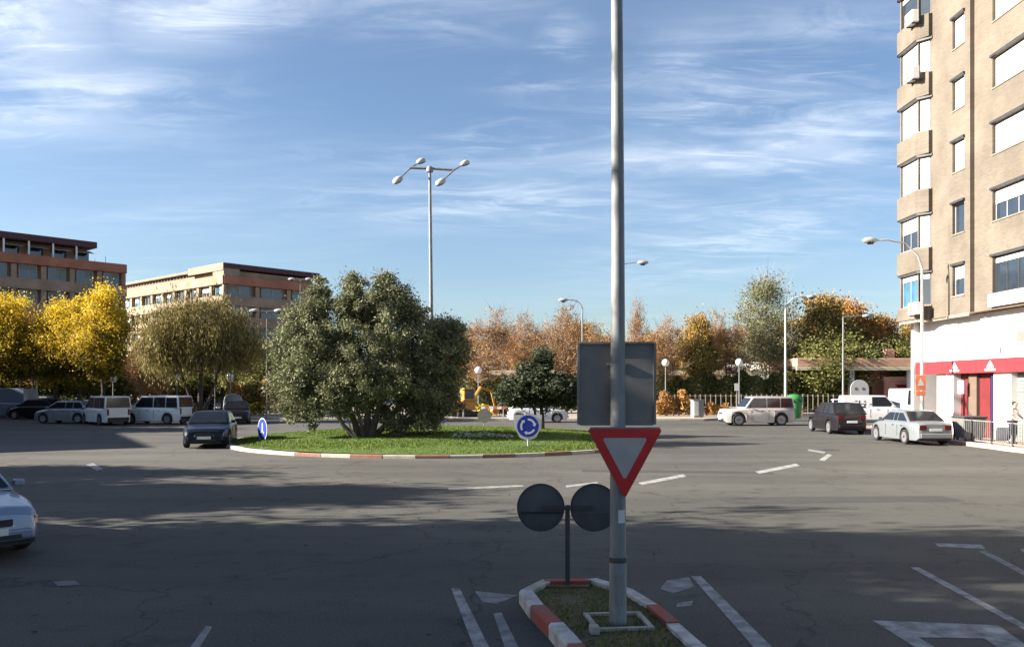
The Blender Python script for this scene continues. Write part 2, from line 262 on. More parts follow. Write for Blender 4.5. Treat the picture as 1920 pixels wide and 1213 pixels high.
# ------------------------------------------------------------------ mesh helpers
def tag(o, label=None, cat=None, group=None, kind=None):
    if label: o['label'] = label
    if cat: o['category'] = cat
    if group: o['group'] = group
    if kind: o['kind'] = kind
    return o
class MB:
    def __init__(s): s.v = []; s.f = []
    def add(s, vs_, fs_):
        b = len(s.v); s.v += [tuple(v) for v in vs_]; s.f += [tuple(i + b for i in f) for f in fs_]; return s
    def box(s, x0, x1, y0, y1, z0, z1):
        return s.add([(x0,y0,z0),(x1,y0,z0),(x1,y1,z0),(x0,y1,z0),(x0,y0,z1),(x1,y0,z1),(x1,y1,z1),(x0,y1,z1)],
                     [(0,3,2,1),(4,5,6,7),(0,1,5,4),(1,2,6,5),(2,3,7,6),(3,0,4,7)])
    def obox(s, p0, p1, off, th, z0, z1):
        """Box whose plan is the segment p0->p1, starting off metres to the right of it and th metres thick."""
        d = Vector((p1[0]-p0[0], p1[1]-p0[1])).normalized(); n = Vector((d.y, -d.x))
        a = [Vector(p0[:2]) + n*off, Vector(p1[:2]) + n*off, Vector(p1[:2]) + n*(off+th), Vector(p0[:2]) + n*(off+th)]
        vv = [(q.x, q.y, z0) for q in a] + [(q.x, q.y, z1) for q in a]
        return s.add(vv, [(0,1,2,3),(7,6,5,4),(0,4,5,1),(1,5,6,2),(2,6,7,3),(3,7,4,0)])
    def tube(s, pts, rad, n=8, cap=True):
        pts = [Vector(p) for p in pts]; m = len(pts)
        if not hasattr(rad, '__len__'): rad = [rad] * m
        base = len(s.v)
        for i, p in enumerate(pts):
            t = (pts[min(i+1, m-1)] - pts[max(i-1, 0)]).normalized()
            a = t.cross(Vector((0,0,1)) if abs(t.z) < 0.9 else Vector((1,0,0))).normalized(); b = t.cross(a)
            for k in range(n):
                q = p + (a*math.cos(2*PI*k/n) + b*math.sin(2*PI*k/n))*rad[i]; s.v.append(tuple(q))
        for i in range(m-1):
            for k in range(n):
                s.f.append((base+i*n+k, base+i*n+(k+1)%n, base+(i+1)*n+(k+1)%n, base+(i+1)*n+k))
        if cap:
            s.f.append(tuple(base+k for k in range(n))[::-1]); s.f.append(tuple(base+(m-1)*n+k for k in range(n)))
        return s
    def lathe(s, prof, n=16, origin=(0,0,0), axis='z'):
        base = len(s.v); o = Vector(origin)
        for r, h in prof:
            for k in range(n):
                c, d = r*math.cos(2*PI*k/n), r*math.sin(2*PI*k/n)
                s.v.append(tuple(o + (Vector((c,d,h)) if axis == 'z' else Vector((c,h,d)) if axis == 'y' else Vector((h,c,d)))))
        for i in range(len(prof)-1):
            for k in range(n): s.f.append((base+i*n+k, base+i*n+(k+1)%n, base+(i+1)*n+(k+1)%n, base+(i+1)*n+k))
        s.f.append(tuple(base+k for k in range(n))[::-1]); s.f.append(tuple(base+(len(prof)-1)*n+k for k in range(n)))
        return s
    def poly(s, pts, h=None, n=None):
        """Flat polygon, or one with thickness vector h."""
        b = len(s.v); k = len(pts); s.v += [tuple(p) for p in pts]; s.f.append(tuple(range(b, b+k)))
        if h is not None:
            s.v += [tuple(Vector(p) + Vector(h)) for p in pts]; s.f.append(tuple(range(b+2*k-1, b+k-1, -1)))
            for i in range(k): j = (i+1) % k; s.f.append((b+i, b+k+i, b+k+j, b+j))
        return s
    def mesh(s, name):
        me = bpy.data.meshes.new(name); me.from_pydata(s.v, [], s.f); me.update(); return me
def fixn(me):
    import bmesh
    b = bmesh.new(); b.from_mesh(me); bmesh.ops.recalc_face_normals(b, faces=b.faces); b.to_mesh(me); b.free()
def obj(name, mb, m, parent=None, bevel=0, smooth=None, segs=2, norm=True):
    me = mb.mesh(name) if isinstance(mb, MB) else mb
    if isinstance(mb, MB) and norm: fixn(me)
    if not me.materials: me.materials.append(m)
    if smooth:
        me.shade_smooth(); me.set_sharp_from_angle(angle=R(smooth))
    o = bpy.data.objects.new(name, me); col.objects.link(o)
    if parent: o.parent = parent
    if bevel:
        bv = o.modifiers.new('bevel', 'BEVEL'); bv.width = bevel; bv.segments = segs; bv.limit_method = 'ANGLE'; bv.angle_limit = R(30)
    return o
def empty(name, loc=(0,0,0), rz=0.0, label=None, cat=None, group=None, kind=None):
    o = bpy.data.objects.new(name, None); col.objects.link(o); o.location = loc; o.rotation_euler = (0, 0, rz); o.empty_display_size = 0.3
    return tag(o, label, cat, group, kind)
def shade_modifier(o, ang=40): o.data.shade_smooth(); o.data.set_sharp_from_angle(angle=R(ang))
def copy_tree(o, parent=None):
    c = o.copy(); col.objects.link(c); c.parent = parent
    for ch in KIDS.get(o.name, []): copy_tree(ch, c)
    return c
KIDS = {}
def index_kids(root):
    todo = [root]
    while todo:
        o = todo.pop(); KIDS[o.name] = list(o.children); todo += KIDS[o.name]

# ------------------------------------------------------------------ ground and road
MB_ = MB()
g = obj('ground', MB().add([(-900,-300,-0.06),(900,-300,-0.06),(900,1500,-0.06),(-900,1500,-0.06)], [(0,1,2,3)]), M['terrain']); tag(g, kind='structure')
def sheet(name, pts, z, m, th=None):
    mb = MB().poly([(p[0], p[1], z) for p in pts], None if th is None else (0, 0, -th))
    o = obj(name, mb, m); return tag(o, kind='structure')
sheet('road', [(-140,-40),(140,-40),(140,160),(-140,160)], 0.0, M['asphalt'])
# pavement behind the roundabout with its pale kerb, from the left car park round to the right-hand street
KY = 60.0
back_edge = [(-120, 84), (-46, 80), (-30, 64.0), (-14, 61.0), (4, 60.2), (13.5, 60.0), (17.5, 62.5), (19.0, 68.0), (19.5, 71)]
sheet('pavement', back_edge + [(70, 76), (70, 130), (-120, 130)], 0.13, M['pave'], 0.15)
def kerb_run(name, pts, step, w, h, mats, parent=None, inset=0.01, z0=0.0, mname='kerb_stone'):
    """Kerb stones laid one by one along a polyline; outer face on the line, body to the left of travel."""
    root = parent or empty(name, (0, 0, 0), kind='structure')
    P = [Vector(p) for p in pts]; seg = [(P[i+1]-P[i]).length for i in range(len(P)-1)]; tot = sum(seg)
    def pt(s_):
        s_ = max(0, min(tot-1e-6, s_)); i = 0
        while s_ > seg[i]: s_ -= seg[i]; i += 1
        return P[i] + (P[i+1]-P[i]) * (s_/seg[i])
    n = max(1, int(round(tot/step)))
    for k in range(n):
        a = pt(tot*k/n); b = pt(tot*(k+1)/n); d = (b-a)
        if d.length < 1e-4: continue
        d.normalize(); nl = Vector((-d.y, d.x)); a2 = a + d*inset; b2 = b - d*inset
        dz = random.uniform(-0.006, 0.006); dn = random.uniform(-0.008, 0.008)
        a2 += nl*dn; b2 += nl*dn
        q = [a2, b2, b2+nl*w, a2+nl*w]; q2 = [a2+nl*0.02, b2+nl*0.02, b2+nl*w, a2+nl*w]
        mb = MB().add([(v.x, v.y, z0-0.03) for v in q] + [(v.x, v.y, z0+h-0.03+dz) for v in q] + [(v.x, v.y, z0+h+dz) for v in q2],
                      [(0,3,2,1),(0,1,5,4),(1,2,6,5),(2,3,7,6),(3,0,4,7),(4,5,9,8),(5,6,10,9),(6,7,11,10),(7,4,8,11),(8,9,10,11)])
        obj(mname, mb, mats(k, n) if callable(mats) else mats, root)
    return root
kerb_run('kerb', back_edge[2:8], 2.0, 0.25, 0.15, M['kerb_stone'])
# right-hand pavement in front of the flats
RX = 18.75
right_edge = [(RX+0.5, 50.0), (RX+0.1, 42), (RX, 34.5), (RX+0.05, 30), (RX+1.0, 20), (RX+1.5, 5)]
sheet('footpath', [(p[0], p[1]) for p in right_edge][::-1] + [(26, 51), (60, 51), (60, 5)], 0.13, M['pave_pink'], 0.15)
kerb_run('kerb', right_edge, 1.0, 0.25, 0.16, lambda k, n: M['kerb_yellow'] if 15 < k < 27 else M['kerb_stone'])

# ------------------------------------------------------------------ painted markings
def marking(pxs, m='paint', z=0.004):
    mb = MB().poly([tuple(G(a, b)[:2]) + (z,) for a, b in pxs])
    o = obj('road_marking', mb, M[m]); tag(o, kind='structure')
marking([(846,1103),(862,1103),(923,1225),(893,1225)])
marking([(1296,1080),(1314,1080),(1470,1235),(1432,1235)])
marking([(1706,1063),(1722,1063),(1960,1190),(1960,1202)])
marking([(1636,1163),(1872,1172),(1960,1235),(1912,1240),(1846,1197),(1722,1195),(1775,1225),(1735,1225)], 'paint')
marking([(1752,1018),(1840,1021),(1848,1029),(1760,1025)])
marking([(1834,1033),(1846,1031),(1960,1090),(1960,1100)], 'paint_worn')
marking([(1912,1030),(1940,1024),(1960,1034),(1925,1040)])
marking([(1416,884),(1492,869),(1500,873),(1424,888)])
marking([(1196,905),(1280,889),(1288,893),(1204,909)])
marking([(1060,910),(1120,903),(1122,906),(1062,914)], 'paint_worn')
marking([(1536,862),(1552,851),(1560,853),(1546,864)])
marking([(1516,842),(1548,847),(1545,850),(1514,845)], 'paint_worn')
marking([(160,871),(174,868),(194,879),(182,882)])
marking([(840,915),(980,909),(982,912),(842,919)], 'paint_worn')
marking([(386,1173),(398,1175),(368,1225),(348,1225)], 'paint_worn')
marking([(890,1108),(972,1116),(930,1132),(905,1128)], 'paint_worn')
marking([(925,1150),(940,1148),(978,1225),(950,1225)], 'paint_worn')
marking([(1250,1088),(1292,1082),(1302,1100),(1262,1112),(1238,1104)], 'paint_worn')
marking([(1270,1130),(1300,1126),(1296,1136),(1268,1138)], 'paint_worn')
M['patch'] = mat('asphalt_patch', (0.052, 0.052, 0.050), 0.9, (0.038, 0.038, 0.038), 3, 0.5, 60, detail=8)
for q in ([(4.6,18.0),(9.8,18.4),(9.7,19.3),(4.5,19.0)], [(2.0,24.6),(7.4,24.0),(7.5,24.7),(2.1,25.4)]):
    sheet('road_patch', q, 0.003, M['patch'])
for (x_, y_) in ((12.3, 33.0),):
    mh = obj('manhole_cover', MB().poly([(x_+.33*math.cos(2*PI*k/24), y_+.33*math.sin(2*PI*k/24), .006) for k in range(24)]), M['dark_metal']); tag(mh, kind='structure')
sheet('drain_cover', [tuple(G(x, y)[:2]) for x, y in [(100,1090),(140,1088),(150,1096),(108,1099)]], 0.005, M['dark_metal'])

# ------------------------------------------------------------------ scatter helpers (blades, leaves)
def quads_mesh(name, P, U, V, tone, m):
    """Diamond faces: centre P, half axes U and V."""
    n = len(P); v = np.empty((n, 4, 3)); v[:,0] = P-U; v[:,1] = P-V; v[:,2] = P+U; v[:,3] = P+V
    me = bpy.data.meshes.new(name); me.vertices.add(n*4); me.vertices.foreach_set('co', v.reshape(-1))
    me.loops.add(n*4); me.loops.foreach_set('vertex_index', np.arange(n*4, dtype=np.int32))
    me.polygons.add(n); me.polygons.foreach_set('loop_start', np.arange(0, n*4, 4, dtype=np.int32))
    me.update(calc_edges=True)
    a = me.attributes.new('tone', 'FLOAT', 'FACE'); a.data.foreach_set('value', np.clip(tone, 0, 1).astype(np.float32))
    me.materials.append(m); return me
def unit(rng, n):
    v = rng.normal(size=(n, 3)); return v / np.linalg.norm(v, axis=1)[:, None]
def blades(name, xy, z, hgt, m, seed, wid=0.012, parent=None):
    rng = np.random.default_rng(seed); n = len(xy)
    h = hgt * rng.uniform(0.5, 1.2, n); lean = rng.normal(scale=0.35, size=(n, 2)) * h[:, None]
    v = np.empty((n, 3, 3)); a = rng.uniform(0, PI, n); w = wid * rng.uniform(0.6, 1.3, n)
    v[:,0] = np.c_[xy[:,0]-np.cos(a)*w, xy[:,1]-np.sin(a)*w, z]; v[:,1] = np.c_[xy[:,0]+np.cos(a)*w, xy[:,1]+np.sin(a)*w, z]
    v[:,2] = np.c_[xy + lean, z + h]
    me = bpy.data.meshes.new(name); me.vertices.add(n*3); me.vertices.foreach_set('co', v.reshape(-1))
    me.loops.add(n*3); me.loops.foreach_set('vertex_index', np.arange(n*3, dtype=np.int32))
    me.polygons.add(n); me.polygons.foreach_set('loop_start', np.arange(0, n*3, 3, dtype=np.int32)); me.update(calc_edges=True)
    t = me.attributes.new('tone', 'FLOAT', 'FACE'); t.data.foreach_set('value', rng.uniform(0, 1, n).astype(np.float32))
    me.materials.append(m); o = bpy.data.objects.new(name, me); col.objects.link(o); o.parent = parent
    return tag(o, kind='stuff')

# ------------------------------------------------------------------ roundabout island
IC = Vector((-3.15, 38.2)); IR = 9.2
isl = empty('roundabout_island', (IC.x, IC.y, 0), kind='structure')
def mound_z(r): return 0.13 + 0.38 * max(0.0, 1 - (r/(IR-0.3))**2)
mb = MB(); rings, ns = 14, 72
mb.v.append((0, 0, mound_z(0)))
for i in range(1, rings+1):
    r = (IR-0.24)*i/rings
    for k in range(ns):
        a = 2*PI*k/ns; mb.v.append((r*math.cos(a), r*math.sin(a), mound_z(r) + 0.02*math.sin(3*a+i)))
for k in range(ns): mb.f.append((0, 1+k, 1+(k+1)%ns))
for i in range(rings-1):
    for k in range(ns): mb.f.append((1+i*ns+k, 1+(i+1)*ns+k, 1+(i+1)*ns+(k+1)%ns, 1+i*ns+(k+1)%ns))
obj('lawn', mb, M['lawn'], isl, smooth=60)
nst = 50
ring = [(IR*math.cos(2*PI*k/nst + 0.3), IR*math.sin(2*PI*k/nst + 0.3)) for k in range(nst+1)]
def island_paint(k, n):
    a = math.degrees(2*PI*(k+0.5)/nst + 0.3) % 360
    if 197 < a < 232: return M['kerb_white']
    return M['kerb_red_worn'] if k % 2 else M['kerb_stone']
kerb_run('kerb', ring, 2*PI*IR/nst, 0.20, 0.12, island_paint, parent=isl)
rng = np.random.default_rng(3)
nb = 70000; rr = (IR-0.3)*np.sqrt(rng.uniform(0, 1, nb)); aa = rng.uniform(0, 2*PI, nb)
xy = np.c_[rr*np.cos(aa), rr*np.sin(aa)]
blades('grass', xy, np.array([0.13 + 0.38*max(0, 1-(r/(IR-0.3))**2) for r in rr])-0.01, 0.075, M['grass_blade'], 4, 0.016, isl)
# pale flowers planted in loose rows on the lawn
fx, ft = [], []
for li in range(26):
    bx_ = X_at(852 + (li % 13)*9 + random.uniform(-3, 3), 34.2); by_ = 33.3 + random.uniform(0, 1.2) + (0.7 if li > 12 else 0); sx = random.choice([-.25, .22, .05]); ln_ = random.uniform(.4, .8)
    for q in range(12):
        t = q/11; px_ = bx_ + sx*t + random.gauss(0, .03); py_ = by_ + ln_*t + random.gauss(0, .05)
        for _ in range(2): fx.append((px_+random.gauss(0,.02), py_+random.gauss(0,.06), mound_z((Vector((px_,py_))-IC).length)+random.uniform(.03,.11)))
fx = np.array(fx); n = len(fx); r_ = np.random.default_rng(5)
fo = bpy.data.objects.new('flower_bed', quads_mesh('flower_bed', fx, unit(r_, n)*0.028, unit(r_, n)*0.028, r_.uniform(0,1,n), M['flower'])); col.objects.link(fo)
tag(fo, kind='stuff')

# ------------------------------------------------------------------ near traffic island
nose = [(0.95+0.03, 5.0), (0.42, 8.15), (0.13, 9.4), (0.06, 10.0), (0.25, 10.33), (0.62, 10.48), (1.05, 10.42), (1.36, 10.05), (1.60, 9.1), (1.72, 8.15), (2.1, 5.0)]
NI = empty('traffic_island', (0, 0, 0), kind='structure')
cx_, cy_ = 0.95, 8.4
sh = [(cx_ + (x-cx_)*0.86, y - (0.12 if y > 9.8 else 0)) for x, y in nose]
obj('soil', MB().poly([(x, y, 0.10) for x, y in sh], (0, 0, -0.13)), M['earth'], NI)
NP = [M['kerb_red'], M['kerb_white']]
def nose_paint(k, n):
    return [M['kerb_red'], M['kerb_red'], M['kerb_red'], M['kerb_white'], M['kerb_white'], M['kerb_red'], M['kerb_white'], M['kerb_white'], M['kerb_red'], M['kerb_stone'], M['kerb_white'], M['kerb_red'], M['kerb_white'], M['kerb_red'], M['kerb_red'], M['kerb_white'], M['kerb_white'], M['kerb_red']][k % 18]
kerb_run('kerb', nose[::-1], 0.68, 0.15, 0.15, nose_paint, parent=NI)
def in_poly(x, y, P):
    c = False
    for i in range(len(P)):
        (x1, y1), (x2, y2) = P[i], P[i-1]
        if (y1 > y) != (y2 > y) and x < (x2-x1)*(y-y1)/(y2-y1)+x1: c = not c
    return c
pts = []
while len(pts) < 5200:
    x, y = random.uniform(0, 2.2), random.uniform(5.2, 10.4)
    if in_poly(x, y, sh) and math.sin(x*6+1)*math.sin(y*4.1) + random.random()*1.3 > 0.1: pts.append((x, y))
pts = np.array(pts); blades('grass', pts, np.full(len(pts), 0.095), 0.055, M['grass_blade'], 8, 0.005, NI)
pts = np.array([p for p in [(random.uniform(0.1,2.0), random.uniform(5.2,10.3)) for _ in range(500)] if in_poly(p[0], p[1], sh)])
n = len(pts); P = np.c_[pts, np.full(n, 0.115)]
U = np.c_[r_.normal(size=(n,2))*0.02, r_.normal(size=n)*0.006]; V = np.c_[r_.normal(size=(n,2))*0.02, r_.normal(size=n)*0.006]
lo = bpy.data.objects.new('fallen_leaves', quads_mesh('fallen_leaves', P, U, V, r_.uniform(0,1,n), M['litter'])); col.objects.link(lo); tag(lo, kind='stuff')
# leaves blown over the road by the left-hand trees
n = 350; P = np.c_[r_.uniform(-9, 3, n), r_.uniform(7.5, 22, n), np.full(n, 0.012)]
U = np.c_[r_.normal(size=(n,2))*0.018, r_.normal(size=n)*0.005]; V = np.c_[r_.normal(size=(n,2))*0.018, r_.normal(size=n)*0.005]
lo = bpy.data.objects.new('fallen_leaves', quads_mesh('fallen_leaves', P, U, V, r_.uniform(0,1,n), M['litter'])); col.objects.link(lo); tag(lo, kind='stuff')

# ------------------------------------------------------------------ trees
class Tree:
    def __init__(s, seed, blobs, ncl, per, leaf, spread, stems, m_leaf, m_bark, branches=60, twigs=6, droop=0.0, aspect=2.2, zt=0.0, tw=0.012, twl=1.0, surf=2.4, br=0.05, fork=0.45):
        rng = np.random.default_rng(seed)
        w = np.array([b[2] if len(b) > 2 else 1.0 for b in blobs]); w = w/w.sum()
        which = rng.choice(len(blobs), ncl, p=w)
        C = np.empty((ncl, 3))
        for i, k in enumerate(which):
            u = rng.normal(size=3); u /= np.linalg.norm(u); r = rng.uniform(0.05, 1)**(1/surf)
            r *= 1 + 0.16*rng.normal()
            C[i] = np.array(blobs[k][0]) + u*r*np.array(blobs[k][1])
        ctone = rng.uniform(0, 1, ncl)
        zmin, zmax = C[:,2].min(), C[:,2].max()
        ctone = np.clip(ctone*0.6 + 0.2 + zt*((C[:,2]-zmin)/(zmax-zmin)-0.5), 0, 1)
        cs = spread*rng.uniform(0.6, 1.4, ncl)
        idx = np.repeat(np.arange(ncl), per); n = len(idx)
        off = rng.normal(size=(n,3))*cs[idx][:,None]
        off[:,2] = off[:,2]*0.85 - droop*np.abs(rng.normal(size=n))*spread*2
        P = C[idx] + off
        if droop:
            d1 = np.c_[rng.normal(size=(n,2))*0.25, -np.ones(n)]; d1 /= np.linalg.norm(d1,axis=1)[:,None]
        else: d1 = unit(rng, n)
        d2 = np.cross(d1, unit(rng, n)); d2 /= (np.linalg.norm(d2, axis=1)[:,None]+1e-9)
        sz = leaf*rng.uniform(0.6, 1.4, n)[:,None]
        s.leaf_mesh = quads_mesh('crown', P, d1*sz*aspect/2, d2*sz/2, ctone[idx]*0.7 + rng.uniform(0,1,n)*0.3, m_leaf)
        mb = MB()
        tops = []
        for st in stems:                      # each stem: list of (x,y,z,r)
            mb.tube([q[:3] for q in st], [q[3] for q in st], 9)
            tops.append(st)
        order = rng.permutation(ncl)[:branches]
        for i in order:
            c = Vector(C[i]); best = None
            for st in tops:
                for a, b in zip(st[:-1], st[1:]):
                    for t in (0.25, 0.6, 1.0):
                        q = Vector(a[:3]).lerp(Vector(b[:3]), t)
                        if q.z < st[0][2] + (st[-1][2]-st[0][2])*fork: continue
                        dd = (q-c).length + max(0, q.z-c.z)*1.2
                        if best is None or dd < best[0]: best = (dd, q, a[3]+(b[3]-a[3])*t)
            if best is None: continue
            q = best[1]; mid = q.lerp(c, 0.5) + Vector(rng.normal(size=3))*0.12*(c-q).length + Vector((0,0,-droop*0.2 if not droop else 0.5*droop))
            r0 = min(best[2]*0.6, br)
            mb.tube([q, mid, c], [r0, r0*0.55, r0*0.22], 4, cap=False)
        V_, F_ = [], []
        for i in range(ncl):
            for _ in range(twigs):
                a = Vector(C[i]) + Vector(rng.normal(size=3))*cs[i]*0.3
                if droop: b = a + Vector((rng.normal()*0.15, rng.normal()*0.15, -1))*spread*2.2*rng.uniform(0.5,1.2)
                else:
                    b = a + (Vector(rng.normal(size=3))*0.7 + Vector((0,0,0.55)) + (a-Vector((0,0,a.z-1.5))).normalized()*0.5)*cs[i]*twl*rng.uniform(0.6,1.3)
                sd = (b-a).cross(Vector(rng.normal(size=3))).normalized()*tw
                k = len(V_); V_ += [a-sd, a+sd, b]; F_.append((k,k+1,k+2))
        mb.add(V_, F_)
        s.wood_mesh = mb.mesh('trunk'); s.wood_mesh.materials.append(m_bark)
    def place(s, name, loc, label, cat='tree', group=None, sc=(1,1,1), rz=0.0):
        o = empty(name, loc, rz, label, cat, group); o.scale = sc
        for nm, me in (('trunk', s.wood_mesh), ('crown', s.leaf_mesh)):
            c = bpy.data.objects.new(nm, me); col.objects.link(c); c.parent = o
        return o
def stem(x, y, h, r, lean=(0,0), base=(0,0), wob=0.1, seed=0, n=6, tip=0.25):
    rn = random.Random(seed)
    return [(base[0]+lean[0]*t+rn.uniform(-wob,wob)*(1 if 0<i else 0), base[1]+lean[1]*t+rn.uniform(-wob,wob)*(1 if 0<i else 0), h*t, r*(1.25 if i == 0 else 1-(1-tip)*t)) for i, t in [(i, i/n) for i in range(n+1)]]
# the big olive on the roundabout: px 505..885, top 500, trunk base at px 688
OZ = 35.0; ppm = F/OZ
def ob(px, py, w, h, dy=0.0, dep=None, wt=1.0):
    rx = w/2/ppm; return ((X_at(px, OZ)-X_at(688, OZ), dy, CAMH+(HORIZON-py)/ppm - 0.4), (rx, dep or rx, h/2/ppm), wt)
oblobs = [ob(690,650,210,210,0,2.4,2.0), ob(590,650,130,170,-0.3,1.6,1.1), ob(555,620,80,110,0,1.1,.5), ob(590,560,60,90,0,.9,.35), ob(660,560,70,110,0,1.0,.5), ob(730,560,80,100,0,1.1,.5), ob(768,575,60,80,0,.9,.3),
          ob(555,720,80,120,-0.5,1.1,.6), ob(575,765,70,60,-.5,.8,.35), ob(800,650,120,140,0.3,1.6,1.1), ob(850,625,70,80,0.5,1.0,.45), ob(780,725,150,90,0.3,1.7,.9), ob(640,735,110,90,-0.8,1.1,.8), ob(662,515,30,50,0,.4,.10), ob(598,530,28,50,0,.4,.09),
          ob(722,515,36,50,0,.45,.11), ob(745,790,44,50,-.5,.5,.10), ob(860,690,60,80,.5,.9,.3), ob(700,700,150,90,-1.4,.9,.6), ob(522,670,40,120,0,.5,.2), ob(800,772,100,60,.4,1.4,.55), ob(845,745,60,70,.4,.8,.3), ob(700,760,90,50,.9,.9,.35)]
stems_o = [stem(0,0,3.6,0.15,(-1.2,0.2),(-0.35,0),.08,1), stem(0,0,3.4,.10,(-2.3,-.4),(-.5,-.2),.1,2), stem(0,0,4.6,.17,(0.1,0),(0,0.1),.09,3), stem(0,0,4.0,.16,(1.3,.3),(.15,0),.1,4), stem(0,0,3.2,.12,(2.4,.2),(.3,.1),.1,5), stem(0,0,3.6,.09,(-.5,-.9),(-.1,-.2),.08,6)]
olive = Tree(11, oblobs, 1150, 160, 0.050, 0.165, stems_o, M['leaf_olive'], M['bark'], branches=300, twigs=7, aspect=2.6, tw=0.007, twl=1.8, surf=2.2, zt=0.15, br=0.05)
olive.place('olive_tree', (X_at(688, OZ), OZ, mound_z(4.7)-0.02), 'big bushy grey-green olive tree with several stems on the roundabout lawn', sc=(.97,.97,.95))
ps_ = empty('olive_sucker', (X_at(668, OZ-.9), OZ-.9, mound_z(5.2)-.03), 0, 'two pale bare stems leaning left at the foot of the big olive', 'stem')
for a_, b_, r0 in ((-.95, 1.25, .045), (-.45, 1.35, .035)):
    obj('stem', MB().tube([(0.1+a_*.1,0,0),(a_*.5,0,.42),(a_*.86,.05,.95),(a_,.25,b_+.5)], [r0*1.2,r0,r0*.85,r0*.6], 8), M['bark_pale'], ps_, smooth=60)
# smaller dark olive behind the blue sign
OZ2 = 41.0
so2 = Tree(12, [((0,0,2.5),(1.75,1.4,0.95),2.5), ((-.5,0,3.3),(.8,.8,.9),.9), ((.1,0,4.1),(.35,.35,.8),.25), ((1.1,0,2.2),(.9,.8,.7),.8), ((-1.2,0,2.1),(.8,.8,.6),.7)], 300, 80, .08, .18,
           [stem(0,0,2.6,.13,(.1,0),(0,0),.05,7), stem(0,0,2.3,.09,(-.8,0),(.05,0),.05,8)], M['leaf_dark'], M['bark_dark'], branches=80, twigs=4, tw=.008)
so2.place('olive_tree', (X_at(1015, OZ2), OZ2, mound_z(5.5)-0.02), 'small dark olive tree behind the round blue sign, right of the big one', sc=(1.05,1.05,.80))

# prototypes for the other trees (unit sizes in metres)
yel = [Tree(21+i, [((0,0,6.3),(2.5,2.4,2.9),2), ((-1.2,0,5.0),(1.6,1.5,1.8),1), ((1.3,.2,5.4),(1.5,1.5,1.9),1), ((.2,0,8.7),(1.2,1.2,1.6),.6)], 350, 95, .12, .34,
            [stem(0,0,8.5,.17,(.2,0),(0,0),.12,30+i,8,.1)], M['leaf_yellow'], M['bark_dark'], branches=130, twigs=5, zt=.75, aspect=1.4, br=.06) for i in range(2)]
rust = [Tree(31+i, [((0,0,6.2),(2.1,2.0,2.3),2), ((-.6+.5*i,0,4.4),(2.4,2.2,1.4),1.1), ((0.7-.5*i,0,8.2),(1.0,1.0,1.5),.5), ((1.2,0,7.0),(.8,.8,1.3),.3), ((-1.1,.1,7.4),(.6,.7,1.4),.25)], 280, 20, .095, .34,
             [stem(0,0,9.0,.13,(.1,0),(0,0),.07,40+i,8,.08)], M['leaf_rust'], M['bark_twig'], branches=200, twigs=9, aspect=1.3, tw=.014, twl=1.6, br=.045, fork=.3) for i in range(3)]
bare = [Tree(41+i, [((0,0,8.5),(3.2,3.0,3.9),2), ((0,0,6.0),(2.6,2.6,2.4),1), ((0,0,11.6),(1.4,1.4,1.7),.5)], 440, 26, .12, .46,
             [stem(0,0,11.5,.19,(.2,0),(0,0),.12,50+i,9,.08), stem(0,0,9.0,.11,(1.4,.2),(.1,0),.15,60+i,7,.1)], M['leaf_pale'], M['bark_pale'], branches=260, twigs=9, aspect=1.4, tw=.015, twl=1.8, br=.06, fork=.3) for i in range(1)]
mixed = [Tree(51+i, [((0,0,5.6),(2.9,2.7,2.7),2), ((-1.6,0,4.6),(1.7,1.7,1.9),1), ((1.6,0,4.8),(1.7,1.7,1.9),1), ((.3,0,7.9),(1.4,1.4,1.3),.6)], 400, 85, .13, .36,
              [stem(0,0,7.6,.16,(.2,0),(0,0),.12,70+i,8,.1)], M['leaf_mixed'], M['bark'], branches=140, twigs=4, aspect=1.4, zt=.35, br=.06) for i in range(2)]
green = [Tree(61, [((0,0,4.6),(3.0,2.8,2.8),2), ((-1.8,0,3.7),(1.7,1.7,1.9),1), ((1.7,0,3.9),(1.7,1.7,1.9),1)], 400, 85, .13, .35,
              [stem(0,0,6.0,.17,(.2,0),(0,0),.12,80,8,.1)], M['leaf_green'], M['bark_dark'], branches=100, twigs=3, aspect=1.4, br=.06)]
willow = Tree(71, [((0,0,5.9),(3.0,2.5,1.9),2), ((-2.0,0,5.0),(1.7,1.6,1.8),1), ((2.1,0,4.9),(1.7,1.6,1.9),1), ((0,0,4.4),(2.6,2,1.3),1)], 400, 95, .058, .32,
              [stem(0,0,6.6,.20,(.3,0),(0,0),.12,90,8,.12), stem(0,0,5.6,.13,(-1.6,.2),(-.2,0),.12,91,7,.12), stem(0,0,5.6,.12,(1.7,.2),(.2,0),.12,92,7,.12)], M['leaf_willow'], M['bark_dark'], branches=160, twigs=5, droop=.8, aspect=3.6, br=.06)
def put(tr, px, Z, top_py, htop, label, wf=1.0, rz=None, z=0.13, name='tree', group=None):
    """htop = prototype height; scaled so its top reaches top_py at distance Z."""
    s_ = (CAMH + (HORIZON-top_py)/F*Z - z)/htop
    return tr.place(name, (X_at(px, Z), Z, z), label, 'tree', group, (s_*wf, s_*wf, s_), random.uniform(0, 6.28) if rz is None else rz)
GY = 'yellow autumn trees above the left car park'
put(yel[0], 5, 66, 556, 10.4, 'yellow autumn tree cut by the left edge of the photo', .95, group=GY, name='autumn_tree')
put(rust[0], 62, 68, 572, 9.9, 'thin orange-brown tree between the two leftmost yellow trees', 1.05, group=GY, name='autumn_tree')
put(yel[1], 104, 67, 556, 10.4, 'yellow tree with a narrow top between the orange one and the half hidden one', 1.0, group=GY, name='autumn_tree')
put(yel[1], 148, 66, 552, 10.4, 'yellow tree half hidden by the left of the brightest yellow tree', .9, 3.1, group=GY, name='autumn_tree')
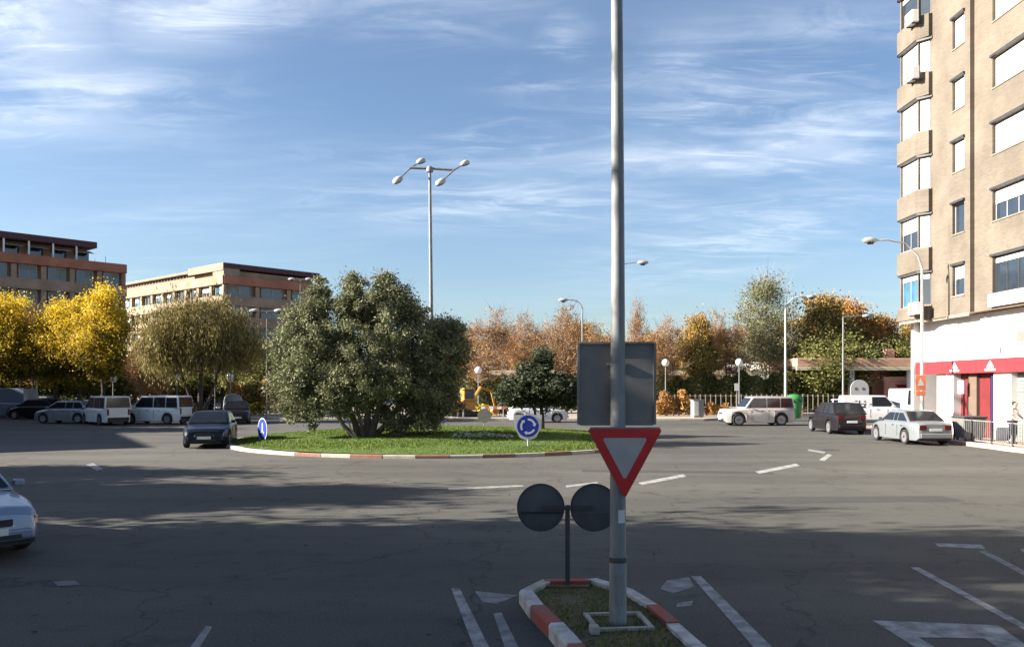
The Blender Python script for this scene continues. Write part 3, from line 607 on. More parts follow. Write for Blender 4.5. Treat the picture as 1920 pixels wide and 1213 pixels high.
put(yel[0], 40, 70, 562, 10.4, 'pale yellow tree behind the thin orange-brown one', .95, 4.4, group=GY, name='autumn_tree')
put(yel[0], 192, 63, 538, 10.4, 'brightest yellow tree in front of the left apartment block corner', 1.0, 2.0, group=GY, name='autumn_tree')
put(green[0], 60, 76, 650, 7.2, 'low dark green tree behind the yellow trees at far left', 1.5)
put(green[0], 165, 76, 655, 7.2, 'low dark green tree behind the brightest yellow tree', 1.6, 1.0)
put(willow, 372, 58, 548, 7.9, 'wide olive-brown willow in front of the cream apartment block', 1.0, 0.3, name='willow_tree')
put(rust[1], 262, 61, 640, 9.9, 'slender pale-trunked tree between yellow tree and willow', .8, name='slender_tree')
put(green[0], 475, 74, 650, 7.2, 'round green tree half hidden behind the big olive', 1.3, 2.2)
put(rust[2], 300, 66, 650, 9.9, 'thin rusty tree left of the willow trunk', .9, name='slender_tree')
put(green[0], 300, 84, 668, 7.2, 'dark green tree behind the white panel van', 2.0, 2.9)
put(green[0], 395, 82, 672, 7.2, 'dark green tree behind the willow trunk', 2.0, 4.2)
put(rust[0], 915, 72, 575, 9.9, 'rust-brown tree just right of the big olive', 1.15, .4, name='rust_tree')
put(rust[1], 985, 76, 588, 9.9, 'pale brown tree above the small dark olive', 1.15, name='rust_tree')
put(rust[2], 1062, 72, 566, 9.9, 'reddest rust-brown tree, left of the grey sign back', 1.0, name='rust_tree')
put(rust[0], 1125, 78, 600, 9.9, 'rust tree half hidden by the left of the grey sign back', 1.1, name='rust_tree')
put(rust[1], 1195, 80, 560, 9.9, 'thin bare birch rising just right of the tall mast', .5, name='birch_tree')
put(rust[2], 1245, 74, 592, 9.9, 'small pinkish tree right of the grey sign back', 1.0, name='rust_tree')
put(mixed[0], 1310, 76, 588, 9.3, 'orange and gold tree behind the grey cabinet', .75, 1.1, name='autumn_tree')
put(rust[0], 1362, 78, 580, 9.9, 'sparse orange-tipped tree left of the tallest pale tree', 1.0, 3.0, name='rust_tree')
put(bare[0], 1435, 80, 512, 13.4, 'tallest pale half-bare tree above the white off-road car', 1.0, .6, name='bare_tree')
put(mixed[1], 1535, 82, 552, 9.3, 'green and amber tree right of the double-arm street lamp', 1.0, .2, name='autumn_tree')
put(mixed[0], 1590, 85, 562, 9.3, 'orange-topped tree behind the single-arm lamp', 1.0, 3.3, name='autumn_tree')
put(mixed[1], 1650, 84, 590, 9.3, 'brown-green tree above the low pink building', 1.1, 2.1, name='autumn_tree')
put(green[0], 1560, 78, 632, 7.2, 'dark green round tree above the pink canopy', 1.5, .9)
put(mixed[0], 1712, 88, 606, 9.3, 'tree touching the corner of the brick flats', 1.0, 1.8, name='autumn_tree')
put(green[0], 1690, 80, 640, 7.2, 'green tree behind the pink chimney', 1.2, 3.9)
# second, farther rows
GF = 'far row of trees in the park behind'
far = [(880,100,612,rust[2],9.9,'rusty far tree touching the right edge of the big olive'), (950,105,610,rust[0],9.9,'far tree between the first two rust trees'), (1025,102,604,rust[1],9.9,'far tree in the gap left of the reddest tree'),
       (1092,104,606,mixed[1],9.3,'far amber tree at the left edge of the grey sign back'), (1160,106,616,rust[0],9.9,'far tree right behind the tall mast'), (1215,104,625,mixed[0],9.3,'far tree at the right edge of the grey sign back'),
       (1285,108,612,rust[1],9.9,'far tree left of the orange and gold tree'), (1345,108,618,mixed[1],9.3,'far brown tree right of the orange and gold tree'), (1395,110,605,rust[2],9.9,'far tree just left of the tallest tree'),
       (1480,110,600,mixed[0],9.3,'far tree right of the tallest tree'), (1620,112,600,mixed[1],9.3,'far tree between the two trees over the pink building'), (830,104,640,green[0],7.2,'far green tree hidden behind the big olive')]
for px, Z, ty, tr, ht, lb in far: put(tr, px, Z, ty, ht, lb, 1.3, group=GF)
# off to the left, outside the picture, the street trees whose shade falls over the road
GS = 'street trees left of the road, outside the picture'
airy = Tree(55, [((0,0,5.6),(3.0,2.8,2.9),2), ((-1.7,0,4.4),(1.8,1.8,2.0),1), ((1.7,0,4.6),(1.8,1.8,2.0),1), ((.3,0,8.0),(1.4,1.4,1.3),.5)], 210, 40, .20, .36,
              [stem(0,0,7.8,.16,(.2,0),(0,0),.12,75,8,.1)], M['leaf_mixed'], M['bark'], branches=140, twigs=6, aspect=1.4, zt=.35, br=.06)
shade = [(-17.5, -16, 12.5, airy, 1.12, 'street tree behind the camera, leftmost of the near row'), (-18, -9.5, 14, mixed[0], 1.1, 'second street tree of the near row'), (-17, -3.5, 13.5, airy, 1.05, 'third street tree of the near row'),
         (-17.5, 2.6, 13.8, mixed[1], 1.0, 'fourth street tree of the near row'), (-17.5, 8.8, 13.2, mixed[0], .85, 'last street tree of the near row'), (-27, -10, 14, mixed[0], 1.1, 'tall street tree behind the near row'), (-30, 0, 13, mixed[1], 1.0, 'second tall street tree behind the near row'),
         (-26.5, 15.8, 11.6, mixed[0], 1.05, 'street tree standing alone past the near row'), (-24.5, 21.2, 7.8, mixed[1], 1.0, 'small street tree past the lone one'),
         (-44, 44, 12.6, mixed[0], 1.1, 'first unseen tree added to shade the car park'), (-46, 50, 12.6, mixed[1], 1.1, 'second unseen tree added to shade the car park'), (-48, 56, 12.6, mixed[0], 1.1, 'third unseen tree added to shade the car park')]  # the car park trees are unseen, added to shade the vans
for i, (x, y, h, tr, wf, lb) in enumerate(shade):
    s_ = h/9.3; tr.place('street_tree', (x, y+1.7, 0.0), lb, 'tree', GS, (s_*wf, s_*wf, s_), i*1.3)

# ------------------------------------------------------------------ hedges and shrubs
def leafy_box(name, label, cat, pts, h, w, n, leaf, m, seed, z=0.13, wav=0.15, zb=0.1):
    rg = np.random.default_rng(seed); P = [np.array(p, float) for p in pts]
    seg = [np.linalg.norm(P[i+1]-P[i]) for i in range(len(P)-1)]; tot = sum(seg)
    s_ = rg.uniform(0, tot, n); out = np.empty((n, 2)); nn = np.empty((n, 2)); cum = 0
    for i, L in enumerate(seg):
        k = (s_ >= cum) & (s_ <= cum+L); t = ((s_[k]-cum)/L)[:,None]; out[k] = P[i]*(1-t)+P[i+1]*t
        d = (P[i+1]-P[i])/L; nn[k] = (-d[1], d[0]); cum += L
    topv = h*(1 + wav*np.sin(s_*1.7+seed)*0.6 + wav*np.sin(s_*4.3)*0.4)
    zz_ = zb + (topv-zb)*rg.uniform(0, 1, n)**0.7; off = (rg.uniform(-1, 1, n))*w/2*np.sqrt(np.clip(1.15-(zz_/topv)**4, .1, 1))
    C = np.c_[out + nn*off[:,None], zz_ + z]
    me = quads_mesh('foliage', C, unit(rg, n)*leaf*rg.uniform(.5,1.2,n)[:,None], unit(rg, n)*leaf*.7, .5+.25*np.sin(s_*2.3)+rg.uniform(-.4,.4,n), m)
    root = empty(name, (P[0][0], P[0][1], 0), 0, label, cat)
    o = bpy.data.objects.new('foliage', me); col.objects.link(o); o.parent = root; o.location = (-P[0][0], -P[0][1], 0)
    mb = MB(); q = 0
    while q < tot:
        t = q; i = 0
        while t > seg[i]: t -= seg[i]; i += 1
        p = P[i]+(P[i+1]-P[i])*t/seg[i]; mb.tube([(p[0]-P[0][0], p[1]-P[0][1], z), (p[0]-P[0][0]+random.uniform(-.1,.1), p[1]-P[0][1], z+h*.8)], [.05,.02], 5, False); q += 1.1
    obj('stems', mb, M['bark_dark'], root, norm=False)
    return root
leafy_box('hedge', 'long clipped green hedge behind the white off-road car', 'hedge', [(X_at(1232,74),74), (X_at(1400,75),75), (X_at(1580,76),76)], 3.25, 1.6, 26000, .12, M['leaf_green'], 1)
leafy_box('hedge', 'green hedge between the big olive and the grey sign back', 'hedge', [(X_at(870,72),72), (X_at(1090,73),73)], 2.9, 1.6, 12000, .12, M['leaf_green'], 2)
leafy_box('hedge', 'yellow-green hedge below the willow and left of the blue sign seen edge-on', 'hedge', [(X_at(425,68),68), (X_at(545,70),70)], 2.6, 1.6, 8000, .12, M['leaf_mixed'], 3)
leafy_box('hedge', 'dark hedge behind the parked cars at far left', 'hedge', [(X_at(-20,88),88), (X_at(200,80),80), (X_at(430,80),80)], 2.8, 2, 14000, .15, M['leaf_dark'], 4)
for i, (px, w, hh, m_, lb) in enumerate([(1262,2.0,1.5,'leaf_rust','dry pinkish shrub right of the grey sign back'), (1290,1.4,1.7,'leaf_rust','taller dry brown shrub touching the grey cabinet'), (1345,1.6,1.0,'leaf_rust','low dry shrub right of the grey cabinet'), (1240,1.2,1.2,'leaf_mixed','ochre shrub at the edge of the grey sign back'),
                                   (465,2.2,.8,'leaf_yellow','low golden shrub left of the blue sign seen edge-on'), (860,2.0,1.2,'leaf_rust','brown shrub beside the yellow excavator'), (930,3,.7,'leaf_yellow','low yellowing shrub behind the grey disc sign'), (350,2.4,1.0,'leaf_yellow','golden shrub between the white vans and willow trunk')]):
    leafy_box('shrub', lb, 'shrub', [(X_at(px,66)-w/2,66), (X_at(px,66)+w/2,66.3)], hh, 1.0, 1500, .11, M[m_], 20+i, wav=.3)
# low wall of pinkish blocks along the park
lw = empty('park_wall', (0,0,0), 0, 'low pinkish wall behind the pavement right of the grey sign back', 'wall')
for i in range(17):
    x = X_at(1236, 68) + i*1.15
    if x > X_at(1500, 68): break
    obj('block', MB().box(x, x+1.12, 68, 68.35, 0.13, 0.13+0.55+random.uniform(-.02,.02)), M['pave_pink'] if i % 3 else M['pink_wall'], lw)
obj('coping', MB().box(X_at(1236,68)-.05, X_at(1236,68)+17.3*.0+X_at(1500,68)-X_at(1236,68), 67.96, 68.4, 0.71, 0.77), M['cream'], lw)
# park railing (uprights) behind
rl = empty('park_railing', (0,0,0), 0, 'pale upright railing below the long hedge', 'railing')
for i in range(60):
    x = X_at(1236, 70) + i*0.42
    if x > X_at(1570, 70): break
    obj('upright', MB().box(x, x+.06, 70, 70.05, .13, 1.75), M['pave'], rl)
for z in (0.5, 1.6): obj('rail', MB().box(X_at(1236,70), X_at(1570,70), 70.055, 70.10, z, z+.06), M['pave'], rl)

# ------------------------------------------------------------------ street furniture
# tall mast on the near island
MX, MY = 1.07, 8.62
mast = empty('lamp_mast', (MX, MY, 0.10), 0, 'tall thick grey mast on the near kerbed island, cut by the top of the photo', 'lamp post')
obj('pole', MB().tube([(0,0,0),(0,0,1.35),(-.0,0,4),(-.02,0,8.0),(-.03,0,11.5)], [.082,.080,.066,.052,.045], 20), M['galv'], mast, smooth=60)
obj('lower_sleeve', MB().lathe([(.088,0.0),(.088,.62),(.083,.63)], 20), M['galv'], mast, smooth=40)
obj('band', MB().lathe([(.092,.62),(.094,.66),(.090,.67)], 20), M['dark_metal'], mast, smooth=40)
obj('access_door', MB().box(-.045,.045,-.094,-.086,.2,.5), M['galv'], mast, bevel=.003)
st = MB()
for k in range(6):
    a0, a1 = R(-95+k*9), R(-95+(k+1)*9); r_s = .0825
    st.poly([(r_s*math.cos(a0), r_s*math.sin(a0), 1.02), (r_s*math.cos(a1), r_s*math.sin(a1), 1.02), (r_s*math.cos(a1), r_s*math.sin(a1), 1.15), (r_s*math.cos(a0), r_s*math.sin(a0), 1.15)])
obj('sticker', st, M['sign_white'], mast)
bf = empty('mast_footing', (MX, MY, 0.10), 0.1, 'square pale concrete frame around the foot of the tall mast', 'footing')
for (a, b, c, d) in [(-.30,.30,-.30,-.25), (-.30,.30,.25,.30), (-.30,-.25,-.248,.248), (.25,.30,-.248,.248)]:
    obj('edging', MB().box(a, b, c, d, 0.005, .035), M['kerb_stone'], bf)
obj('block', MB().box(-.36,-.27,-.42,-.31, 0.005, .09), M['kerb_stone'], bf, bevel=.01)
obj('luminaire', MB().tube([(0,0,11.4),(.0,.5,11.6),(0,1.8,11.8)], [.045,.04,.035], 8), M['galv'], mast)
obj('lamp_head', MB().lathe([(.02,0),(.14,.05),(.17,.25),(.12,.55),(.04,.65)], 12, (0,1.8,11.75), 'y'), M['pale_metal'], mast, smooth=50)
# direction sign seen from behind
ds = empty('direction_sign', (MX, MY+.09, 2.1), 0, 'grey back of the square direction sign fixed behind the tall mast', 'sign')
W_ = .39
obj('panel', MB().box(-W_, W_, .03, .05, 0, .83), M['galv_back'], ds, bevel=.004)
for s_ in (-1, 1):
    obj('flange', MB().box(s_*W_-.012, s_*W_+.012, .0, .055, -.002, .832), M['galv_back'], ds)
for z in (-.012, .82): obj('flange', MB().box(-W_+.014, W_-.014, .0, .055, z, z+.022), M['galv_back'], ds)
obj('rail', MB().box(-.10, .10, .004, .028, .18, .21), M['galv_back'], ds); obj('rail', MB().box(-.10, .10, .004, .028, .60, .63), M['galv_back'], ds)
# yield sign on the camera side of the mast
def px2(px, py, Y, o): p = at(px, py, Y); return (p.x-o[0], p.z-o[2])
YS = MY-.12; yo = (MX+.0, YS, 2.0)
ys = empty('yield_sign', yo, 0, 'red and white triangular give-way sign, point down, in front of the tall mast', 'sign')
A, B, C_ = px2(1101,803,YS,yo), px2(1243,803,YS,yo), px2(1171,936,YS,yo)
def round_tri(A, B, C_, r, n=5):
    P = [Vector(p) for p in (A, B, C_)]; cen = sum(P, Vector((0,0)))/3; out = []
    for i in range(3):
        p, q, s_ = P[i], P[i-1], P[(i+1)%3]; d1 = (q-p).normalized(); d2 = (s_-p).normalized(); a = d1.angle(d2)/2
        c = p + (d1+d2).normalized()*r/math.sin(a); t1 = p + d1*r/math.tan(a); t2 = p + d2*r/math.tan(a)
        for k in range(n+1):
            v = (t1-c).lerp(t2-c, k/n).normalized()*r; out.append(c+v)
    return out
tri = round_tri(A, B, C_, .022)
cen = (Vector(A)+Vector(B)+Vector(C_))/3
mbt = MB().poly([(p.x, 0, p.y) for p in tri], (0, .018, 0)); obj('plate', mbt, M['galv_back'], ys)
inner = round_tri(*[cen + (Vector(q)-cen)*.60 for q in (A, B, C_)], .018)
edge = MB(); k = len(tri); edge.v = [(p.x, -.004, p.y) for p in [cen+(q-cen)*.985 for q in tri]] + [(p.x, -.004, p.y) for p in inner]
edge.f = [(i, (i+1)%k, k+(i+1)%k, k+i) for i in range(k)]
obj('red_border', edge, M['sign_red'], ys); obj('white_face', MB().poly([(p.x, -.0035, p.y) for p in inner]), M['sign_shaded'], ys)
obj('lip', MB().box(A[0]+.03, B[0]-.03, -.002, .045, A[1]+.001, A[1]+.012), M['galv'], ys)
obj('clamp', MB().lathe([(.078,-.16),(.078,-.12)], 16, (0,.12,0)), M['galv'], ys, smooth=30)
# twin round signs seen from behind
TY = 10.2; tp = G(1064, 1113); tp = Vector((X_at(1064, TY), TY, 0.10))
tw = empty('twin_disc_signpost', tp, 0, 'low dark post with two round sign backs side by side, left of the tall mast', 'sign')
zc = CAMH-(951-HORIZON)/F*TY-.10; ddx = 50/F*TY
obj('post', MB().box(-.028,.028,-.02,.02,0,zc+.03), M['dark_metal'], tw, bevel=.004)
obj('crossbar', MB().box(-ddx*.95, ddx*.95, -.045, -.021, zc-.02, zc+.02), M['dark_metal'], tw, bevel=.003)
dkb = mat('shaded_sign_back', (0.085, 0.09, 0.10), 0.5, (0.055, 0.06, 0.07), 4, metal=.2)  # disc backs coloured darker for the shade on their near side
for s_ in (-1, 1):
    d = obj('disc', MB().lathe([(.268,0),(.280,.004),(.280,.022),(.265,.026)], 40, (s_*ddx, .0, zc), 'y'), dkb, tw, smooth=30)
    obj('rim', MB().lathe([(.282,-.012),(.286,-.006),(.286,.018),(.282,.024)], 40, (s_*ddx, .0, zc), 'y'), M['dark_metal'], tw, smooth=30) if False else None
    b_ = MB()
    for k in range(40):
        a0, a1 = 2*PI*k/40, 2*PI*(k+1)/40
        for (r0, r1, y0, y1) in [(.270,.286,-.012,-.012)]:
            b_.add([(s_*ddx+r0*math.cos(a0), y0, zc+r0*math.sin(a0)), (s_*ddx+r1*math.cos(a0), y0, zc+r1*math.sin(a0)), (s_*ddx+r1*math.cos(a1), y0, zc+r1*math.sin(a1)), (s_*ddx+r0*math.cos(a1), y0, zc+r0*math.sin(a1)),
                    (s_*ddx+r0*math.cos(a0), 0, zc+r0*math.sin(a0)), (s_*ddx+r1*math.cos(a0), .02, zc+r1*math.sin(a0)), (s_*ddx+r1*math.cos(a1), .02, zc+r1*math.sin(a1)), (s_*ddx+r0*math.cos(a1), 0, zc+r0*math.sin(a1))], [(0,1,2,3),(1,5,6,2),(0,3,7,4)])
    obj('rim', b_, M['dark_metal'], tw)
obj('stiffener', MB().box(-ddx-.24, -ddx+.24, -.016, -.002, zc-.075, zc-.05), M['black'], tw)
obj('stiffener', MB().box(ddx-.24, ddx+.24, -.016, -.002, zc-.075, zc-.05), dkb, tw)
obj('base_plate', MB().box(-.26,.26,-.10,.10,0.0,.02), mat('rusty_plate', (.16,.06,.04), .8), tw, bevel=.004)

def post_sign(name, label, px, py_base, Zoff, r, zc_, face_rot, kind):
    Z = Zoff; x = X_at(px, Z); zb = mound_z((Vector((x, Z))-IC).length) if (Vector((x, Z))-IC).length < IR else 0.0
    e = empty(name, (x, Z, zb), face_rot, label, 'sign'); h = zc_-zb
    obj('post', MB().tube([(0,.03,-.05),(0,.03,h+r*.6)], .03, 10), M['pale_metal'] if kind != 'back' else M['galv_back'], e, smooth=40)
    if kind == 'back':
        obj('disc', MB().lathe([(r,-.01),(r,.01)], 28, (0,-.0,h), 'y'), M['galv_back'], e); return e
    if kind == 'square': obj('backing_plate', MB().poly([(q[0], .012, q[1]) for q in [(-.52,h+.42),(.52,h+.42),(.50,h-.05),(.30,h-.42),(0,h-.54),(-.30,h-.42),(-.50,h-.05)]], (0,.012,0)), M['sign_white'], e)
    obj('disc', MB().lathe([(r,-.0),(r,.010)], 36, (0,0,h), 'y'), M['sign_blue'], e)
    rim = MB(); 
    for k in range(36):
        a0, a1 = 2*PI*k/36, 2*PI*(k+1)/36
        rim.poly([(q*math.cos(a), -.003, h+q*math.sin(a)) for q, a in ((r*.93,a0),(r*.99,a0),(r*.99,a1),(r*.93,a1))])
    obj('rim', rim, M['sign_white'], e)
    if kind in ('round', 'square'):
        for j in range(3):
            ar = MB()
            s0 = R(120*j + 20)
            for k in range(8):
                a0, a1 = s0+R(9*k), s0+R(9*(k+1))
                ar.poly([(q*math.cos(a), -.004, h+q*math.sin(a)) for q, a in ((r*.50,a0),(r*.66,a0),(r*.66,a1),(r*.50,a1))])
            ae = s0; c, s2 = math.cos, math.sin
            ar.poly([(r*.40*c(ae), -.0045, h+r*.40*s2(ae)), (r*.76*c(ae), -.0045, h+r*.76*s2(ae)), (r*.58*c(ae-R(24)), -.0045, h+r*.58*s2(ae-R(24)))])
            obj('arrow', ar, M['sign_white'], e)
    else:
        ar = MB()
        ar.poly([(-.1*r, -.004, h+r*.55), (.1*r, -.004, h+r*.55), (.1*r, -.004, h-r*.2), (.35*r, -.004, h-r*.2), (0, -.004, h-r*.65), (-.35*r, -.004, h-r*.2), (-.1*r, -.004, h-r*.2)])
        obj('arrow', ar, M['sign_white'], e)
    return e
post_sign('roundabout_sign', 'round blue roundabout sign with white curved arrows at the front edge of the lawn', 990, 845, 31.6, .44, CAMH-(799-HORIZON)/F*31.6, 0.05, 'square')
post_sign('direction_arrow_sign', 'blue and white round sign seen almost edge-on at the left tip of the roundabout', 492, 830, 35.2, .48, CAMH-(805-HORIZON)/F*35.2, R(-51), 'arrow')
post_sign('small_disc_sign', 'small grey round sign back at the far edge of the roundabout', 908, 808, 46.6, .38, CAMH-(779-HORIZON)/F*46.6, 0, 'back')

# central four-lamp mast on the roundabout
LZ = 37.5; lx = X_at(811, LZ); lm = empty('four_arm_lamp_mast', (lx, LZ, mound_z(1)), 0, 'tall mast with four lamp heads rising from the roundabout behind the big olive', 'lamp post')
h = CAMH + (HORIZON-318)/F*LZ - mound_z(1)
q = F/LZ
obj('pole', MB().tube([(0,0,-.05),(0,0,1.2),(-.06,0,h*.5),(-.12,0,h)], [.13,.12,.085,.06], 14), M['galv'], lm, smooth=50)
obj('hub', MB().lathe([(.14,-.12),(.16,0),(.10,.12)], 14, (-.12,0,h)), M['galv'], lm, smooth=40)
JL, JR = Vector(((770-806)/q-.12, .0, h+.07)), Vector(((852-806)/q-.12, 0, h-.02))
obj('crossbar', MB().tube([JL, (-.12,0,h+.04), JR], .055, 10), M['galv'], lm, smooth=50)
heads = []
for (J, dx, dy_, dz) in [(JL, -.32, -1.5, -.62), (JL, .25, 1.5, .42), (JR, -.40, -1.5, -.62), (JR, .30, 1.5, .42)]:
    E = J + Vector((dx, dy_*.55, dz)); obj('arm', MB().tube([J, E], [.04,.032], 8), M['galv'], lm, smooth=50)
    d = (E-J).normalized(); ln = .70
    a = MB(); prof = [(0,.03),(.10,.13),(.28,.19),(.48,.20),(.64,.13),(.72,.03)]
    sd = d.cross(Vector((0,0,1))).normalized(); up = sd.cross(d)
    for part_, col_ in (('lamp_head', 'pale_metal'), ('lamp_glass', 'black')):
        a = MB(); n_ = 9; sgn = 1 if part_ == 'lamp_head' else -1
        for t, r in prof:
            for k in range(n_):
                an = PI*k/(n_-1); a.v.append(tuple(E - d*.05 + d*t + sd*math.cos(an)*r + up*math.sin(an)*r*(.75 if sgn > 0 else .5)*sgn))
        for i in range(len(prof)-1):
            for k in range(n_-1): a.f.append((i*n_+k, i*n_+k+1, (i+1)*n_+k+1, (i+1)*n_+k))
        obj(part_, a, M[col_], lm, smooth=50)

def street_lamp(label, px, Z, top_py, reach_px, cat='lamp post', pole='galv', two=False, curved=True, zb=0.13, r=.09):
    x = X_at(px, Z); H = CAMH+(HORIZON-top_py)/F*Z-zb; rc = reach_px/F*Z
    e = empty('street_lamp', (x, Z, zb), 0, label, cat)
    hb = H - (abs(rc)*.55 if curved else .1)
    pts = [(0,0,0),(0,0,1),(0,0,hb*.6),(0,0,hb)]; rad = [r,r*.95,r*.75,r*.6]
    obj('pole', MB().tube(pts, rad, 12), M[pole], e, smooth=50)
    obj('base_sleeve', MB().lathe([(r*1.5,0),(r*1.5,.9),(r*1.05,1.0)], 12), M[pole], e, smooth=40)
    for sg in ((1,-1) if two else (1,)):
        rr_ = rc*sg
        ap = [(0,0,hb), (rr_*.08,0,hb+(H-hb)*.45), (rr_*.32,0,hb+(H-hb)*.88), (rr_*.65,0,H), (rr_*.85,0,H-.02)] if curved else [(0,0,hb), (rr_*.8,0,H)]
        obj('arm', MB().tube(ap, [r*.58]+[r*.42]*(len(ap)-1), 8), M[pole], e, smooth=60)
        s_ = 1 if rr_ > 0 else -1
        obj('lamp_head', MB().lathe([(.03,0),(.10,.08*s_),(.155,.32*s_),(.13,.60*s_),(.03,.74*s_)], 12, (rr_*.85,0,H-.02), 'x'), M['pale_metal'], e, smooth=60)
        obj('lamp_glass', MB().lathe([(.02,.16*s_),(.12,.22*s_),(.13,.45*s_),(.02,.56*s_)], 12, (rr_*.85,0,H-.09), 'x'), M['black'], e, smooth=60)
    return e
street_lamp('curved-arm street lamp in front of the brick flats, head reaching left', 1729, 40.5, 450, -98, pole='pale_metal', r=.10)
street_lamp('curved street lamp behind the trees, left of the grey sign back', 1092, 66, 562, -32)
street_lamp('pale street lamp behind the white off-road car, arm bending right', 1473, 62, 556, 46, pole='pale_metal', r=.12)
street_lamp('lamp with short flat arm on a pale trunk-like pole above the pink canopy', 1581, 66, 592, 42, curved=False)
street_lamp('thin lamp whose tip shows just right of the tall mast', 1170, 58, 492, 30, curved=False, r=.06)
street_lamp('double-headed lamp above the left of the big olive', 563, 88, 523, 11, two=True, curved=False, r=.05)
street_lamp('double-headed lamp between the willow and the big olive', 500, 62, 582, 16, two=True, curved=False, r=.04)
street_lamp('small lamp head at the back of the willow crown', 403, 60.5, 620, 9, curved=False, r=.022)
def globe_lamp(label, px, Z, py):
    x = X_at(px, Z); H = CAMH+(HORIZON-py)/F*Z-.13
    e = empty('globe_lamp', (x, Z, .13), 0, label, 'lamp post', 'globe park lamps')
    obj('pole', MB().tube([(0,0,0),(0,0,.5),(0,0,H-.2)], [.07,.05,.035], 8), M['galv'], e, smooth=50)
    prof = [(.28*math.sin(PI*k/10)+.002, -.28*math.cos(PI*k/10)) for k in range(11)]
    obj('globe', MB().lathe(prof, 16, (0,0,H)), M['globe'], e, smooth=80)
    obj('cap', MB().lathe([(.05,-.31),(.09,-.25)], 10, (0,0,H)), M['dark_metal'], e)
    return e
for lb, px, Z, py in [('globe lamp above the white van seen from behind', 212, 64, 710), ('left of the two globe lamps close together above the panel van', 314, 72, 709), ('right of the two globe lamps close together above the panel van', 332, 66, 706),
                      ('globe lamp above the dark car nose left of the big olive', 432, 66, 706), ('globe lamp between the big olive and the small dark olive', 897, 66, 694), ('globe lamp left of the grey cabinet', 1248, 66, 680), ('globe lamp above the white off-road car bonnet', 1386, 66, 679)]:
    globe_lamp(lb, px, Z, py)
# grey cabinet, bottle banks
cb = empty('cabinet', (X_at(1306,63), 63, .13), .2, 'grey and white service cabinet on the pavement left of the off-road car', 'cabinet')
obj('body', MB().box(-.35,.45,-.3,.3,.08,1.25), M['galv'], cb, bevel=.02); obj('door', MB().box(-.33,.02,-.325,-.302,.12,1.2), M['white'], cb, bevel=.005)
obj('plinth', MB().box(-.32,.42,-.27,.27,0,.08), M['kerb_stone'], cb); obj('roof', MB().box(-.40,.50,-.35,.35,1.251,1.31), M['galv'], cb, bevel=.01)
for nm, lb, px, Z, m_, hh in [('bottle_bank', 'green bottle bank between the white off-road car and the black car', 1489, 60, 'green_bin', 1.75), ('bottle_bank', 'grey domed recycling bank behind the dark car nose near the willow', 437, 59, 'galv', 1.9)]:
    e = empty(nm, (X_at(px,Z), Z, .13 if px > 1000 else 0), 0, lb, 'container')
    obj('body', MB().lathe([(.42,.05),(.46,.3),(.60,hh*.72),(.58,hh*.8)] if m_ == 'green_bin' else [(.62,.05),(.68,.5),(.62,hh*.8)], 20), M[m_], e, smooth=40)
    obj('lid', MB().lathe([(.60,hh*.8),(.56,hh*.9),(.30,hh*.98),(.02,hh)], 20), M[m_], e, smooth=50)
    for s_ in (-1, 1): obj('slot', MB().lathe([(.09,0),(.09,.03)], 12, (s_*.25,-.60,hh*.72), 'y'), M['black'], e)
    obj('lifting_ring', MB().tube([(-.08,0,hh-.02),(-.05,0,hh+.10),(.05,0,hh+.10),(.08,0,hh-.02)], .02, 6), M['dark_metal'], e)
# small plates on posts
pe = empty('parking_plate', (X_at(1382,64), 64, .13), 0, 'small white plate on a thin post above the off-road car bonnet', 'sign')
obj('post', MB().tube([(0,.03,0),(0,.03,2.5)], .025, 8), M['galv'], pe); obj('plate', MB().box(-.18,.18,-.01,.01,1.95,2.5), M['sign_white'], pe, bevel=.005)
# lamp-post notices by the flats
wb = empty('warning_board', (X_at(1726,40.2), 40.2, 3.05-.5), 0, 'orange board with a pale triangle fixed low on the street lamp before the flats', 'sign')
obj('board', MB().box(-.24,.24,-.02,.0,-.30,.42), M['orange_sign'], wb, bevel=.006)
obj('triangle', MB().poly([(-.17,-.024,-.08),(.17,-.024,-.08),(.0,-.024,.28)], (0,.003,0)), M['sign_white'], wb)
obj('plate', MB().box(-.22,.22,-.018,.0,-.56,-.32), M['orange_sign'], wb, bevel=.004)

# ------------------------------------------------------------------ excavator
ex = empty('excavator', (X_at(872,64), 64, .13), .5, 'small yellow excavator parked behind the right of the big olive', 'excavator')
for s_ in (-.55,.55): obj('track', MB().box(-.9,.9,s_-.15,s_+.15,.0,.42), M['black'], ex, bevel=.12, segs=3)
obj('body', MB().box(-.9,.6,-.62,.62,.52,1.15), M['yellow_machine'], ex, bevel=.08); obj('turntable', MB().lathe([(.4,.40),(.4,.53)], 14), M['black'], ex)
cbm = obj('cab', MB().box(-.35,.55,-.60,.15,1.151,2.15), M['yellow_machine'], ex, bevel=.06)
obj('window', MB().box(.552,.57,-.52,.07,1.3,2.05), M['glass'], cbm); obj('window', MB().box(-.25,.45,-.625,-.602,1.35,2.05), M['glass'], cbm)
obj('boom', MB().tube([(.6,.35,.9),(1.5,.35,2.2),(2.4,.35,1.9)], [.13,.14,.10], 6), M['yellow_machine'], ex); obj('stick', MB().tube([(2.4,.35,1.95),(2.7,.35,.7)], [.10,.08], 6), M['yellow_machine'], ex)
obj('bucket', MB().poly([(2.5,.12,.7),(2.95,.12,.65),(3.0,.12,.25),(2.6,.12,.1),(2.35,.12,.35)], (0,.46,0)), M['yellow_machine'], ex)
